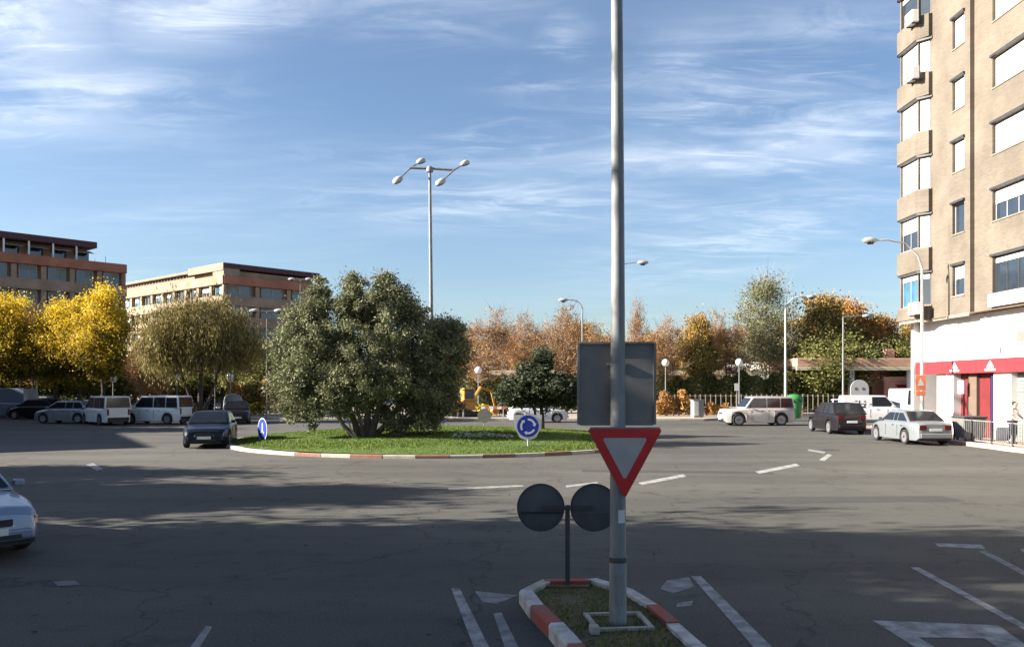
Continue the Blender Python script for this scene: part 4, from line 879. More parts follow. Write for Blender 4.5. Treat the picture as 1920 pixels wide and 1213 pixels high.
for i, (px, lb) in enumerate([(850, 'red and white site barrier left of the excavator'), (925, 'red and white site barrier right of the excavator')]):
    e = empty('site_barrier', (X_at(px,62.5), 62.5, .13), random.uniform(-.2,.2), lb, 'barrier')
    for k in range(6): obj('stripe', MB().box(-.9+k*.3, -.6+k*.3, -.02,.02,.62,.82), M['kerb_red'] if k % 2 else M['kerb_white'], e)
    for s_ in (-.75,.75): obj('leg', MB().tube([(s_,-.25,0),(s_,0.0,.61)], .025, 6), M['galv'], e); obj('leg', MB().tube([(s_,.25,0),(s_,0.0,.61)], .025, 6), M['galv'], e)

# ------------------------------------------------------------------ vehicles
def lerp_prof(P, x):
    for (x0, z0), (x1, z1) in zip(P[:-1], P[1:]):
        if (x0 >= x >= x1): return z0+(z1-z0)*(x0-x)/(x0-x1+1e-9)
    return P[-1][1] if x < P[-1][0] else P[0][1]
KINDS = {
 'sedan': dict(L=4.55, W=1.78, H=1.45, top=[(1,.50),(.985,.66),(.90,.76),(.42,.93),(.30,.95),(-.66,.98),(-.93,.96),(-.985,.86),(-1,.55)], cab=(.46,.10,-.38,-.72), wx=(1.36,-1.32), wr=.32, split=[-.02,.30]),
 'hatch': dict(L=4.0, W=1.72, H=1.50, top=[(1,.50),(.985,.66),(.90,.78),(.52,.94),(.40,.96),(-.80,1.0),(-.97,.98),(-.99,.80),(-1,.5)], cab=(.56,.16,-.66,-.94), wx=(1.24,-1.26), wr=.31, split=[-.10,.30]),
 'estate': dict(L=4.6, W=1.80, H=1.62, top=[(1,.52),(.985,.70),(.90,.84),(.46,1.0),(.34,1.02),(-.84,1.06),(-.97,1.04),(-.99,.80),(-1,.5)], cab=(.50,.14,-.70,-.95), wx=(1.38,-1.36), wr=.34, split=[-.04,.28]),
 'offroad': dict(L=4.45, W=1.82, H=1.82, top=[(1,.60),(.985,.84),(.93,1.0),(.42,1.08),(.34,1.10),(-.90,1.12),(-.98,1.10),(-.99,.80),(-1,.55)], cab=(.44,.20,-.93,-.985), wx=(1.36,-1.30), wr=.38, split=[-.02,.34]),
 'van': dict(L=4.3, W=1.80, H=1.84, top=[(1,.55),(.985,.72),(.90,.90),(.56,1.04),(.46,1.06),(-.95,1.06),(-.99,1.04),(-.995,.8),(-1,.5)], cab=(.62,.30,-.94,-.985), wx=(1.40,-1.30), wr=.33, split=[.02]),
 'bigvan': dict(L=5.0, W=1.95, H=2.30, top=[(1,.60),(.985,.80),(.92,1.05),(.70,1.16),(.60,1.18),(-.96,1.18),(-.99,1.16),(-.995,.8),(-1,.5)], cab=(.76,.46,-.95,-.99), wx=(1.65,-1.45), wr=.36, split=[.12]),
}
def vehicle(name, label, cat, kind, loc, heading, pt, panel_rear=False, rim='rim', group=None, amber=False, bump=None, scale=1.0):
    K = KINDS[kind]; L, W, H = K['L'], K['W'], K['H']; hl = L/2
    e = empty(name, (loc[0], loc[1], loc[2] if len(loc) > 2 else 0.0), math.atan2(heading[1], heading[0]), label, cat, group); e.scale = (scale,)*3
    top = [(x*hl, z) for x, z in K['top']]; wx = K['wx']; wr = K['wr']; ra = wr+.07
    xs = sorted(set([round(x, 4) for x, _ in top] + [round(v, 4) for v in np.linspace(-hl+.04, hl-.04, 34)] + [round(w+ra*c, 4) for w in wx for c in (-1.001,-1,-.97,-.88,-.7,-.45,-.15,.15,.45,.7,.88,.97,1,1.001)]), reverse=True)
    mb = MB(); rows = []
    def hw(x):
        t = abs(x)/hl; return W/2*(1 - .20*t**7 - .05*t**2*(1 if x > 0 else .6))
    for x in xs:
        zt_ = lerp_prof(top, x); zb = .19 + (.10 if abs(x) > hl*.97 else 0); inarch = False
        for w in wx:
            if abs(x-w) < ra*1.0005: zb = max(zb, wr + math.sqrt(max(0, ra*ra-(x-w)**2)) if abs(x-w) <= ra else zb); inarch = True
        zb = min(zb, zt_-.14); w_ = hw(x); zm = zb+(zt_-zb)*.45
        rows.append([(x, w_-.10, zb), (x, w_-.015, zb+.015), (x, w_+(.012 if inarch else 0), max(zb+.04, zm)), (x, w_-.012, zt_-.10 if zt_-.10 > zm else zt_-.05), (x, w_-.06, zt_-.025), (x, w_-.13, zt_), (x, w_*.45, zt_+.025), (x, 0, zt_+.03)])
    m_ = len(rows[0])
    for r in rows: mb.v += r + [(p[0], -p[1], p[2]) for p in r[-2::-1]]
    fw = 2*m_-1
    for i in range(len(rows)-1):
        for k in range(fw-1): mb.f.append((i*fw+k, i*fw+k+1, (i+1)*fw+k+1, (i+1)*fw+k))
    mb.f.append(tuple(range(fw))); mb.f.append(tuple((len(rows)-1)*fw+k for k in range(fw))[::-1])
    obj('body', mb, M[pt], e, smooth=38)
    obj('underbody', MB().box(-hl+.12, hl-.12, -W/2+.22, W/2-.22, .20, .55), M['black'], e)
    # cabin
    a0, a1, a2, a3 = [v*hl for v in K['cab']]; zc0 = .90 if kind in ('sedan','hatch') else (.98 if kind in ('estate',) else 1.02); zc0 = lerp_prof(top, (a0+a3)/2)-.03
    wb_, wt_ = W/2-.075, W/2-(.22 if kind in ('sedan','hatch','estate') else .15)
    zr = H-.04
    P = lambda x, y, z: (x, y, z)
    nc = MB()
    st_ = [(a0, wb_-.05, zc0), (a1, wt_, zr), (a2, wt_, zr-.01), (a3, wb_-.05, zc0)]
    nc.add([(a0,wb_,zc0),(a1,wt_,zr),(a2,wt_,zr),(a3,wb_,zc0),(a0,-wb_,zc0),(a1,-wt_,zr),(a2,-wt_,zr),(a3,-wb_,zc0)] + [((a1+a2)/2,0,H+.0),(a1-.08,0,H-.02),(a2+.08,0,H-.02)],
           [(0,1,2,3),(7,6,5,4),(0,4,5,1),(3,2,6,7),(0,3,7,4),(1,5,9),(2,10,6),(1,9,8),(9,5,8),(5,6,8),(6,10,8),(10,2,8),(2,1,8)])
    cabin = obj('cabin', nc, M[pt], e, bevel=.05, segs=3); shade_modifier(cabin, 60)
    def side(x, z, s_, off=.012):
        t = (z-zc0)/(zr-zc0); return (x, s_*(wb_+(wt_-wb_)*t+off), z)
    zlo, zhi = zc0+.05, zr-.09
    ef = lambda z: a0+(a1-a0)*(z-zc0)/(zr-zc0)-.10; er = lambda z: a3+(a2-a3)*(z-zc0)/(zr-zc0)+.09
    cuts = [None] + [c*hl if False else a1+(a2-a1)*c for c in ([.40,.74] if kind in ('sedan','hatch','estate') else [.34,.68])] + [None]
    for s_ in (-1, 1):
        nwin = len(cuts)-1
        if kind in ('van','bigvan') and panel_rear: nwin = 1
        for i in range(nwin):
            fr = (lambda z: ef(z)) if cuts[i] is None else (lambda z, c=cuts[i]: c-.03)
            re = (lambda z: er(z)) if cuts[i+1] is None else (lambda z, c=cuts[i+1]: c+.03)
            q = [(min(fr(zlo), 9), zlo), (fr(zhi), zhi), (re(zhi), zhi), (re(zlo), zlo)]
            if q[0][0] < q[3][0] or q[1][0] < q[2][0]: continue
            obj('side_window', MB().poly([side(x, z, s_) for x, z in q]), M['car_glass'], e)
    def front(xb, zb_, xt, zt_, wbb, wtt, nm, off):
        dz = zt_-zb_; dx = xt-xb; nx, nz = (dz, -dx) if off > 0 else (-dz, dx); ln = math.hypot(nx, nz); ox, oz = nx/ln*.014, nz/ln*.014
        f0, f1 = .09, .90
        pts_ = [(xb+dx*f0+ox, -(wbb-.09), zb_+dz*f0+oz), (xb+dx*f0+ox, wbb-.09, zb_+dz*f0+oz), (xb+dx*f1+ox, wtt-.08, zb_+dz*f1+oz), (xb+dx*f1+ox, -(wtt-.08), zb_+dz*f1+oz)]
        obj(nm, MB().poly(pts_), M['car_glass'], e)
    front(a0, zc0, a1, zr, wb_, wt_, 'windscreen', 1)
    if not panel_rear: front(a3, zc0, a2, zr, wb_, wt_, 'rear_window', -1)
    # wheels
    ty = MB().lathe([(wr*.62,-.095),(wr*.93,-.10),(wr,-.07),(wr,.07),(wr*.93,.10),(wr*.62,.095)], 24, (0,0,0), 'y').mesh('wheel'); fixn(ty); ty.materials.append(M['rubber']); ty.shade_smooth(); ty.set_sharp_from_angle(angle=R(40))
    rm = MB()
    for k in range(7):
        a = 2*PI*k/7; a2_ = a+R(26)
        rm.add([(wr*.14*math.cos(a), .0, wr*.14*math.sin(a)), (wr*.60*math.cos(a), .0, wr*.60*math.sin(a)), (wr*.60*math.cos(a2_), .0, wr*.60*math.sin(a2_)), (wr*.14*math.cos(a2_), .0, wr*.14*math.sin(a2_))], [(0,1,2,3)])
    rm.lathe([(wr*.66,-.012),(wr*.66,.012),(wr*.58,.012)], 24, (0,0,0), 'y'); rm.lathe([(wr*.17,-.01),(wr*.17,.012)], 10, (0,0,0), 'y')
    rme = rm.mesh('rim'); rme.materials.append(M[rim])
    for w in wx:
        for s_ in (-1, 1):
            o = bpy.data.objects.new('wheel', ty); col.objects.link(o); o.parent = e; o.location = (w, s_*(W/2-.115), wr)
            o2 = bpy.data.objects.new('rim', rme); col.objects.link(o2); o2.parent = o; o2.location = (0, s_*.085, 0)
    # lights, plates, bumpers
    zf = lerp_prof(top, hl*.97)
    for s_ in (-1, 1):
        y1, y0 = s_*(hw(hl)-.02), s_*(hw(hl)-.34)
        obj('headlight', MB().poly([(hl+.012, y0, zf-.17), (hl-.07, s_*(hw(hl*.97)+.012), zf-.16), (hl-.16, s_*(hw(hl*.94)+.0), zf-.03), (hl-.03, y0, zf-.04)], (-.04,0,0)), M['lamp_clear'], e)
        if amber: obj('indicator', MB().poly([(hl-.06, s_*(hw(hl*.97)-.02), zf-.155), (hl-.10, s_*(hw(hl*.95)+.014), zf-.15), (hl-.17, s_*(hw(hl*.93)+.014), zf-.05), (hl-.10, s_*(hw(hl*.95)-.02), zf-.045)], (-.01,0,.004)), M['lamp_amber'], e)
        zr_ = lerp_prof(top, -hl*.96)
        if kind in ('van','bigvan','offroad'): tl = [(zr_-.42, zr_-.05)]; wtl = .13
        else: tl = [(zr_-.26, zr_-.07)]; wtl = .30
        for z0, z1 in tl: obj('tail_light', MB().box(-hl-.012, -hl+.05, min(s_*(hw(-hl)-.01), s_*(hw(-hl)-wtl)), max(s_*(hw(-hl)-.01), s_*(hw(-hl)-wtl)), z0, z1), M['lamp_red'], e, bevel=.008)
        obj('wing_mirror', MB().box(a0-.34, a0-.20, min(s_*(W/2-.03), s_*(W/2+.14)), max(s_*(W/2-.03), s_*(W/2+.14)), zc0+.03, zc0+.15), M[pt if kind != 'offroad' else 'black'], e, bevel=.03)
        for dx_ in ([a1-.55, a1-1.35] if not panel_rear else [a1-.55]): obj('door_handle', MB().box(dx_-.08, dx_+.08, min(s_*(W/2-.03), s_*(W/2+.02)), max(s_*(W/2-.03), s_*(W/2+.02)), zc0-.16, zc0-.13), M['black'], e)
    for s_ in (-1, 1):
        for sx_ in ([a1+.12, a1-.95, a1-1.85] if kind not in ('van','bigvan') else [a1+.10, a1-1.0]):
            if any(abs(sx_-w) < ra for w in wx): zb_s = wr+ra
            else: zb_s = .34
            yy_ = s_*(hw(sx_)+.001)
            obj('door_seam', MB().box(sx_-.008, sx_+.008, min(yy_-s_*.03, yy_+s_*.003), max(yy_-s_*.03, yy_+s_*.003), zb_s, zc0-.12), M['black'], e)
    obj('grille', MB().box(hl-.02, hl+.008, -.34, .34, zf-.17, zf-.06), M['black'], e)
    obj('front_bumper', MB().box(hl-.10, hl+.045, -hw(hl)+.05, hw(hl)-.05, .30, .46), M[bump or pt], e, bevel=.035, segs=3)
    obj('rear_bumper', MB().box(-hl-.05, -hl+.10, -hw(-hl)+.05, hw(-hl)-.05, .30, .50), M[bump or pt], e, bevel=.035, segs=3)
    obj('air_intake', MB().box(hl+.02, hl+.052, -.45, .45, .31, .38), M['black'], e)
    obj('number_plate', MB().box(hl+.046, hl+.058, -.26, .26, .385, .49), M['plate'], e)
    obj('number_plate', MB().box(-hl-.022, -hl-.008, -.26, .26, .60, .71), M['plate'], e)
    return e
# silver-blue car entering at the left edge
hd = Vector((.76, -.65)).normalized(); fc = Vector((-7.40, 12.05))
vehicle('silver_blue_car', 'silver-blue car nose entering at the left edge of the photo', 'car', 'sedan', tuple(fc - hd*2.1), hd, 'car_blue', amber=True, scale=.93)
hd = Vector((.22, -1)).normalized(); p = Vector((X_at(383, 33.5), 33.5))
vehicle('dark_blue_car', 'dark navy car driving towards the camera left of the roundabout', 'car', 'sedan', tuple(p - hd*2.2), hd, 'car_navy', scale=1.0)
vehicle('white_offroad_car', 'white off-road estate with dark bumper, side on behind the roundabout exit', 'car', 'offroad', (X_at(1417,53.2), 53.2), (-1, -.06), 'car_ivory', bump='black')
vehicle('black_car', 'black estate car parked ahead of the silver saloon', 'car', 'estate', (17.15, 45.2), (.02, 1), 'car_black')
vehicle('silver_saloon', 'silver saloon parked at the kerb nearest the brick flats', 'car', 'sedan', (17.45, 37.5), (-.02, 1), 'car_silver')
vehicle('white_small_van', 'white small van with marks on its side behind the black car', 'van', 'van', (X_at(1636,58), 58), (1, -.15), 'car_white', panel_rear=True)
lg = bpy.data.objects[ [o.name for o in bpy.data.objects if o.name.startswith('white_small_van')][-1] ]
mk = MB()
for (x, z, w, h_) in [(-.2,1.35,.14,.10),(-.2,1.15,.16,.08),(-.2,1.0,.12,.07),(.15,1.02,.10,.45),(.02,1.0,.36,.08),(.36,1.38,.16,.08),(.38,1.15,.12,.10)]: mk.box(-x-.9-w/2, -x-.9+w/2, -.905, -.897, z, z+h_)
obj('side_lettering', mk, M['dark_metal'], lg)
vehicle('white_big_van', 'tall white van facing the camera beside the street lamp', 'van', 'bigvan', (X_at(1706,58), 56.5), (.12, -1), 'car_white', panel_rear=True)
vehicle('white_hatchback', 'white hatchback half hidden behind the black car roof', 'car', 'hatch', (X_at(1578,63), 63.0), (-.3, -1), 'car_white')
vehicle('white_hatchback', 'white hatchback behind the small dark olive on the far side', 'car', 'hatch', (X_at(1008,57.5), 57.5), (1, .05), 'car_white')
GP = 'vehicles parked at the left behind the roundabout'
vehicle('white_panel_van', 'white panel van with side windows at its back, longest of the left row', 'van', 'van', (X_at(296,55.5), 55.5), (-1, .25), 'van_grey', group=GP, rim='rim_dark', bump='black')
vehicle('white_van', 'white van seen from behind with one red lamp, left of the panel van', 'van', 'van', (X_at(212,55.5), 54.5), (-.75, .75), 'van_grey', group=GP, rim='rim_dark', bump='black', panel_rear=False)
vehicle('silver_hatchback', 'silver hatchback left of the white van seen from behind', 'car', 'hatch', (X_at(128,56.5), 56.5), (-1, .15), 'car_silver', group=GP)
vehicle('white_hatchback', 'white car roof just visible behind the silver hatchback', 'car', 'hatch', (X_at(178,61.5), 61.5), (-1, .3), 'car_white', group=GP)
vehicle('black_hatchback', 'black hatchback behind the leftmost tree trunk', 'car', 'hatch', (X_at(70,63), 63), (-1, .2), 'car_black', group=GP)
vehicle('grey_estate', 'pale grey estate car farther back at far left', 'car', 'estate', (X_at(62,69), 69), (-1, .1), 'car_silver', group=GP)
vehicle('blue_white_van', 'blue and white van cut by the left edge of the photo', 'van', 'bigvan', (X_at(4,66), 66), (-1, .1), 'car_blue', group=GP, panel_rear=True)
vehicle('dark_car', 'dark car nose beside the grey recycling bank', 'car', 'hatch', (X_at(441,56), 56.2), (.35, -1), 'car_black', group=GP)

# ------------------------------------------------------------------ buildings
def wall_holes(mb, p0, p1, th, z0, z1, holes):
    """Wall along p0->p1 (outer face on the line, thickness to the left of travel) with rectangular openings (s0,s1,za,zb)."""
    d = Vector((p1[0]-p0[0], p1[1]-p0[1])); L = d.length; d.normalize()
    zs = sorted(set([z0, z1] + [h[2] for h in holes] + [h[3] for h in holes])); zs = [z for z in zs if z0 <= z <= z1]
    for za, zb in zip(zs[:-1], zs[1:]):
        hs = sorted([(h[0], h[1]) for h in holes if h[2] < zb-1e-6 and h[3] > za+1e-6]); s_ = 0
        for a, b in hs + [(L, L)]:
            if a > s_+1e-6:
                A_ = Vector(p0[:2])+d*s_; B_ = Vector(p0[:2])+d*a; mb.obox(A_, B_, -th, th, za, zb)
            s_ = max(s_, b)
def window(par, p0, d, s0, s1, z0, z1, style, rec=.14, lintel=True, mull=1):
    """A window set in an opening: frame > pane / shutter / lintel. d = travel direction, outward normal = right of travel."""
    n = Vector((d.y, -d.x)); A_ = Vector(p0[:2])+d*s0 - n*rec; B_ = Vector(p0[:2])+d*s1 - n*rec; w = (B_-A_).length
    f = MB(); t = .06
    f.obox(A_, B_, -.05, .05, z0, z0+t); f.obox(A_, B_, -.05, .05, z1-t, z1)
    for k in range(mull+1):
        c = w*k/mull; a = max(0, c-t/2) if k else 0; b = min(w, a+t) if k < mull else w; a = a if k < mull else w-t
        f.obox(A_+d*a, A_+d*b, -.05, .05, z0+t, z1-t)
    fr = obj('window', f, M['frame_white'] if style != 'dark' else M['dark_metal'], par)
    full = style == 'white'
    zs = z0+t+.01 if full else (z0+(z1-z0)*.55 if style == 'half' else (z0+(z1-z0)*.82 if style in ('dark', 'blue') else z1-t))
    if full or style in ('half','dark','blue'):
        nsl = max(3, int((z1-zs)/.16)); sh_ = MB()
        for k in range(nsl):
            za = zs+(z1-t-zs)*k/nsl; zb = zs+(z1-t-zs)*(k+1)/nsl-.012
            sh_.obox(A_+d*.07, B_-d*.07, .004, .03, za, zb)
        obj('shutter', sh_, M['white_shutter'], fr)
    if not full:
        obj('pane', MB().obox(A_+d*t, B_-d*t, -.03, .01, z0+t, z1-t), M['glass_blue'] if style == 'blue' else M['glass'], fr)
    if lintel:
        obj('lintel', MB().obox(A_-d*.08+n*(rec+.002), B_+d*.08+n*(rec+.002), 0, .10, z1+.003, z1+.10), M['dark_metal'], fr)
        obj('sill', MB().obox(A_-d*.03+n*rec, B_+d*.03+n*rec, -rec+.0, rec+.04, z0-.055, z0-.003), M['brick_cream'], fr)
    return fr
FB = empty('brick_flats', (0,0,0), 0, 'tall tan brick block of flats with white roller shutters and a red-fronted shop', 'building')
tops = [8.1+2.9*k for k in range(8)]; ROOF = 31.0; BZ = 5.8
d_ = Vector((0,-1))
P1, P2, P3 = (20.4,44.85), (20.4,42.9), (20.86,42.38)
# walls travel towards the camera: their right-hand side (outward) is -X
walls = MB()
segs_ = [((20.95,45.6), P1), (P1, P2), (P2, P3), (P3, (20.86,40.75)), ((20.80,40.75),(20.80,38.75)), ((21.0,38.75),(21.0,18.0))]
bay_holes = lambda L: [(.10, L-.06, t-1.6, t) for t in tops]
mid_s = (40.75-40.3, 40.75-39.25)
wall_holes(walls, *segs_[0], .3, BZ, ROOF, [])
wall_holes(walls, *segs_[1], .3, BZ, ROOF, [(.12,1.92,t-1.6,t) for t in tops])
L2 = (Vector(P3)-Vector(P2)).length
wall_holes(walls, *segs_[2], .25, BZ, ROOF, [(.04,L2-.05,t-1.6,t) for t in tops])
wall_holes(walls, *segs_[3], .3, BZ, ROOF, [])
wall_holes(walls, *segs_[4], .45, BZ, ROOF, [(mid_s[0],mid_s[1],t-1.42,t) for t in tops])
rw = [(38.75-37.3, 38.75-34.75), (38.75-32.6, 38.75-30.6), (38.75-28.0, 38.75-26.0)]
wall_holes(walls, *segs_[5], .3, BZ, ROOF, [(a,b,t-(1.35 if k else 1.6),t) for k, t in enumerate(tops) for a, b in rw])
walls.obox((34,45.6), (21.0,45.6), -.3, .3, BZ, ROOF)
walls.box(21.55, 34, 18.0, 45.3, BZ+.02, BZ+.2)
walls.box(33.7, 34, 18.0, 45.3, BZ+.2, ROOF)
obj('wall', walls, M['brick_tan'], FB)
obj('interior', MB().box(21.95, 22.1, 18.2, 45.2, BZ+.3, ROOF-.3), M['curtain'], FB)
obj('roof', MB().box(20.1, 34.2, 17.8, 45.8, ROOF+.003, ROOF+.35), M['brick_cream'], FB)
styles = ['blue', 'half', 'white', 'white', 'white', 'dark', 'white', 'white']
for k, t in enumerate(tops):
    window(FB, P1, d_, .12, 1.92, t-1.6, t, styles[k], .10, mull=2 if k in (0,1) else 1)
    dd = (Vector(P3)-Vector(P2)).normalized()
    window(FB, P2, dd, .04, L2-.05, t-1.6, t, 'dark' if k == 0 else ('white' if k != 5 else 'dark'), .08)
    window(FB, (20.80,40.75), d_, mid_s[0], mid_s[1], t-1.42, t, 'half' if k == 0 else ('none' if k == 1 else 'white'), .14)
    for a, b in rw: window(FB, (21.0,38.75), d_, a, b, t-(1.35 if k else 1.6), t, ['dark','half','white','white','white','half','white','white'][k], .15, mull=3)
for k, t in enumerate([5.0] + tops):        # brick breasts of the bay stand proud between the window bands
    z0_, z1_ = (BZ+.02, tops[0]-1.66) if k == 0 else (t+.12, min(t+1.24, ROOF-.02))
    pl = [(20.66,45.30),(20.40,45.20),(20.27,44.92),(20.27,42.93),(20.66,42.31),(20.855,42.34),(20.9,45.4)]
    obj('parapet', MB().poly([(x, y, z0_) for x, y in pl], (0,0,z1_-z0_)), M['brick_tan'], FB)
# small parapet band at the foot of the brick, soffit
for i, (p, q) in enumerate(segs_):
    obj('cornice', MB().obox(p, q, .003, .05, BZ-.14, BZ+.0), M['brick_cream'], FB)
obj('soffit', MB().box(20.75, 22.0, 18.0, 45.4, BZ-.05, BZ-.005), M['taupe'], FB)
obj('balcony_panel', MB().box(20.82, 20.99, 34.6, 37.35, 5.75+.15, 6.45), M['white_shutter'], FB, bevel=.01)
# white first storey and shop front
def zy(px, X=21.3): return X*F/(px-960)
wf = MB(); wall_holes(wf, (21.3,44.6), (21.3,18.0), .3, 3.62, BZ-.06, [])
obj('white_wall', wf, M['white'], FB)
obj('end_wall', MB().box(21.0, 33.9, 44.62, 44.9, .13, BZ-.06), M['white'], FB)
obj('ceiling', MB().box(21.35, 24.0, 18.0, 44.6, 3.45, 3.60), M['taupe'], FB)
fz = MB(); fas = empty('fascia', (0,0,0)); fas.parent = FB
ys_ = [44.4, 41.6, 38.6, 35.6, 32.6, 29.6, 26.6, 23.6]
for k in range(7): obj('fascia_panel', MB().box(20.98, 21.28, ys_[k+1]+.02, ys_[k], 3.05, 3.67), M['shop_red'], fas, bevel=.012)
for pxm in (1790, 1857):   # pale emblems on the fascia: roof shape over a bar
    yc = zy(pxm, 20.98)
    em = MB(); em.poly([(20.972,yc+.28,3.27),(20.972,yc-.28,3.27),(20.972,yc-.20,3.40),(20.972,yc+.20,3.40)], (-.01,0,0)); em.poly([(20.972,yc+.17,3.42),(20.972,yc-.17,3.42),(20.972,yc,3.58)], (-.01,0,0)); em.box(20.962,20.974,yc-.42,yc+.42,3.14,3.22)
    obj('emblem', em, M['tent'], fas)
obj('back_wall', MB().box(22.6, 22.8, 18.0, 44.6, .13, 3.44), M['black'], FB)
def front_piece(nm, pa, pb, m_, X0=21.3, th=.25, z0=.13, z1=3.04, bev=0): return obj(nm, MB().box(X0, X0+th, zy(pb, X0), zy(pa, X0), z0, z1), M[m_], FB, bevel=bev)
front_piece('pillar', 1757, 1788, 'white', 21.2, .5); front_piece('pillar', 1863, 1896, 'white', 21.2, .5)
dr = front_piece('door', 1791, 1815, 'door_red', 21.55, .1); obj('door_handle', MB().box(21.50,21.548, zy(1796,21.5)-.03, zy(1796,21.5)+.03, 1.0, 1.4), M['rim'], dr)
front_piece('pillar', 1816, 1831, 'taupe', 21.35, .4); front_piece('shutter', 1833, 1857, 'door_red', 21.5, .1)
front_piece('blue_pilaster', 1858, 1862, 'navy', 21.3, .2)
shp = front_piece('shutter', 1899, 1960, 'grey_shutter', 21.5, .1)
for k in range(18): obj('slat', MB().box(21.47, 21.499, zy(1960,21.5), zy(1899,21.5), .2+k*.155, .2+k*.155+.11), M['grey_shutter'], shp)
front_piece('pillar', 1965, 2010, 'white', 21.2, .5); front_piece('shutter', 2014, 2080, 'grey_shutter', 21.5, .1)
ps = obj('hanging_sign', MB().box(21.05, 21.09, zy(1807,21.05), zy(1795,21.05), 2.1, 2.72), mat('pale_blue_print', (.25,.55,.65), .5), FB, bevel=.008)
obj('poster', MB().box(21.185, 21.197, zy(1883,21.19), zy(1868,21.19), 1.72, 2.12), M['print_pink'], FB); obj('poster', MB().box(21.185, 21.197, zy(1883,21.19), zy(1868,21.19), 1.30, 1.66), M['print_pink'], FB)
pm = MB()
for z in (1.80, 1.90, 2.0, 1.38, 1.46, 1.55): pm.box(21.178, 21.184, zy(1881,21.18), zy(1870,21.18)-.0, z, z+.04)
obj('poster_print', pm, M['white'], FB)
obj('vent', MB().box(21.27, 21.299, zy(1815)-.08, zy(1815)+.08, 4.1, 4.5), M['galv'], FB); obj('wall_lamp', MB().box(21.22, 21.299, zy(1876)-.1, zy(1876)+.1, 3.95, 4.15), M['galv'], FB); obj('vent', MB().box(21.27, 21.299, zy(1915)-.3, zy(1915)+.3, 4.35, 4.8), M['galv_back'], FB)
obj('downpipe', MB().tube([(21.15, zy(1848,21.15), 3.7), (21.15, zy(1848,21.15), 7.6)], .025, 8), M['galv'], FB)
obj('pipe_cap', MB().lathe([(.03,0),(.08,.08),(.07,.3),(.02,.5)], 10, (21.13, zy(1846,21.13), 6.0)), M['dark_metal'], FB)
# air conditioners on the bay
def aircon(label, x, y, z):
    e = empty('air_conditioner', (x, y, z), 0, label, 'air conditioner', 'air conditioners on the bay windows')
    obj('housing', MB().box(-.32, 0, -.42, .42, 0, .6), M['white_shutter'], e, bevel=.02)
    obj('fan_grille', MB().lathe([(.20,-.345),(.22,-.33),(.22,-.321)], 18, (0,.12,.3), 'x'), M['galv_back'], e)
    obj('bracket', MB().box(-.30, .25, -.30, -.26, -.06, -.005), M['dark_metal'], e); obj('bracket', MB().box(-.30, .25, .26, .30, -.06, -.005), M['dark_metal'], e)
aircon('air conditioner on the lowest bay window, beside the street lamp pole', 20.26, 42.55, CAMH+(HORIZON-590)/F*42.5)
aircon('air conditioner under the second bay window from the top', 20.26, 42.85, CAMH+(HORIZON-150)/F*42.7)
aircon('air conditioner at the topmost bay window in view', 20.26, 42.9, CAMH+(HORIZON-47)/F*42.9)

# the two blocks at the left: local x along the facade, y into the block
def block(name, label, corner, u, length, depth, Hm, floors, mtop, mwall, pent=None, gap_seed=1, side_mat=None, lit=False):
    rz = math.atan2(u[1], u[0]); e = empty(name, (corner[0], corner[1], 0), rz, label, 'building'); rg = random.Random(gap_seed)
    core = MB().box(.6, length-.6, .6, depth-.6, 0, Hm-.6); obj('wall', core, M['brick_brown'] if not lit else M['brick_cream'], e)
    return e, rg
def facade(e, rg, O, ud, length, Hm, nfl, mband, mtop, mwin, shade_m, bay=3.4, first=3.2):
    """Spandrel bands, piers, windows and railings on one face; O = start in local plan, ud = unit direction; outward = right of ud."""
    fh = (Hm-first)/nfl; n = Vector((ud.y, -ud.x))
    def P(s_): return Vector(O)+ud*s_
    for k in range(nfl+1):
        z0 = first + k*fh - 1.2 if k else first-1.3
        z1 = z0 + 1.35; z1 = min(z1, Hm)
        obj('spandrel', MB().obox(P(0), P(length), -.55, .75, z0, z1), mtop if k == nfl else mband, e)
    nb_ = max(1, int(length/bay)); bw = length/nb_
    for j in range(nb_+1):
        a = max(0, j*bw-.3); b = min(length, j*bw+.3)
        obj('pier', MB().obox(P(a), P(b), -.55, .60, 0, Hm-1.3), mband, e)
    for k in range(nfl):
        z0 = first+k*fh-1.2+1.35 if k else first+.06; z1 = first+(k+1)*fh-1.2-.02
        for j in range(nb_):
            a = j*bw+.34; b = (j+1)*bw-.34; r = rg.random(); w = (b-a)
            f = MB(); A_, B_ = P(a), P(b)
            c1, c2 = w*.12, w*.88
            for (s0, s1) in ((c1, c1+.08), (w/2-.04, w/2+.04), (c2-.08, c2)): f.obox(A_+ud*s0, A_+ud*s1, -.42, .06, z0, z1)
            f.obox(A_+ud*c1, A_+ud*c2, -.42, .06, z1-.10, z1-.001)
            fr = obj('window', f, M['pale_metal'], e)
            obj('pane', MB().obox(A_+ud*(c1+.09), A_+ud*(c2-.09), -.46, .05, z0, z1-.11), M['glass'] if r < .7 else M['glass_blue'], fr)
            if r > .25:
                q_ = rg.choice([.3,.5,.8]); half = rg.choice([(c1+.1, w/2-.06), (w/2+.06, c2-.1), (c1+.1, c2-.1)])
                obj('shutter', MB().obox(A_+ud*half[0], A_+ud*half[1], -.40, .05, z1-.1-(z1-z0-.1)*q_, z1-.11), M['grey_shutter'] if shade_m else M['white_shutter'], fr)
u1 = Vector((.67,.74)).normalized(); v1 = Vector((-.74,.67)).normalized()
C1 = Vector((-53.0, 117.0)) - u1*52
b1, rg = block('brown_brick_block', 'brown brick apartment block with terrace awnings at far left', C1, u1, 52, 16, 19.0, 5, None, None)
facade(b1, rg, (0,0), Vector((1,0)), 52, 19.0, 5, M['brick_brown'], M['brick_red'], None, True)
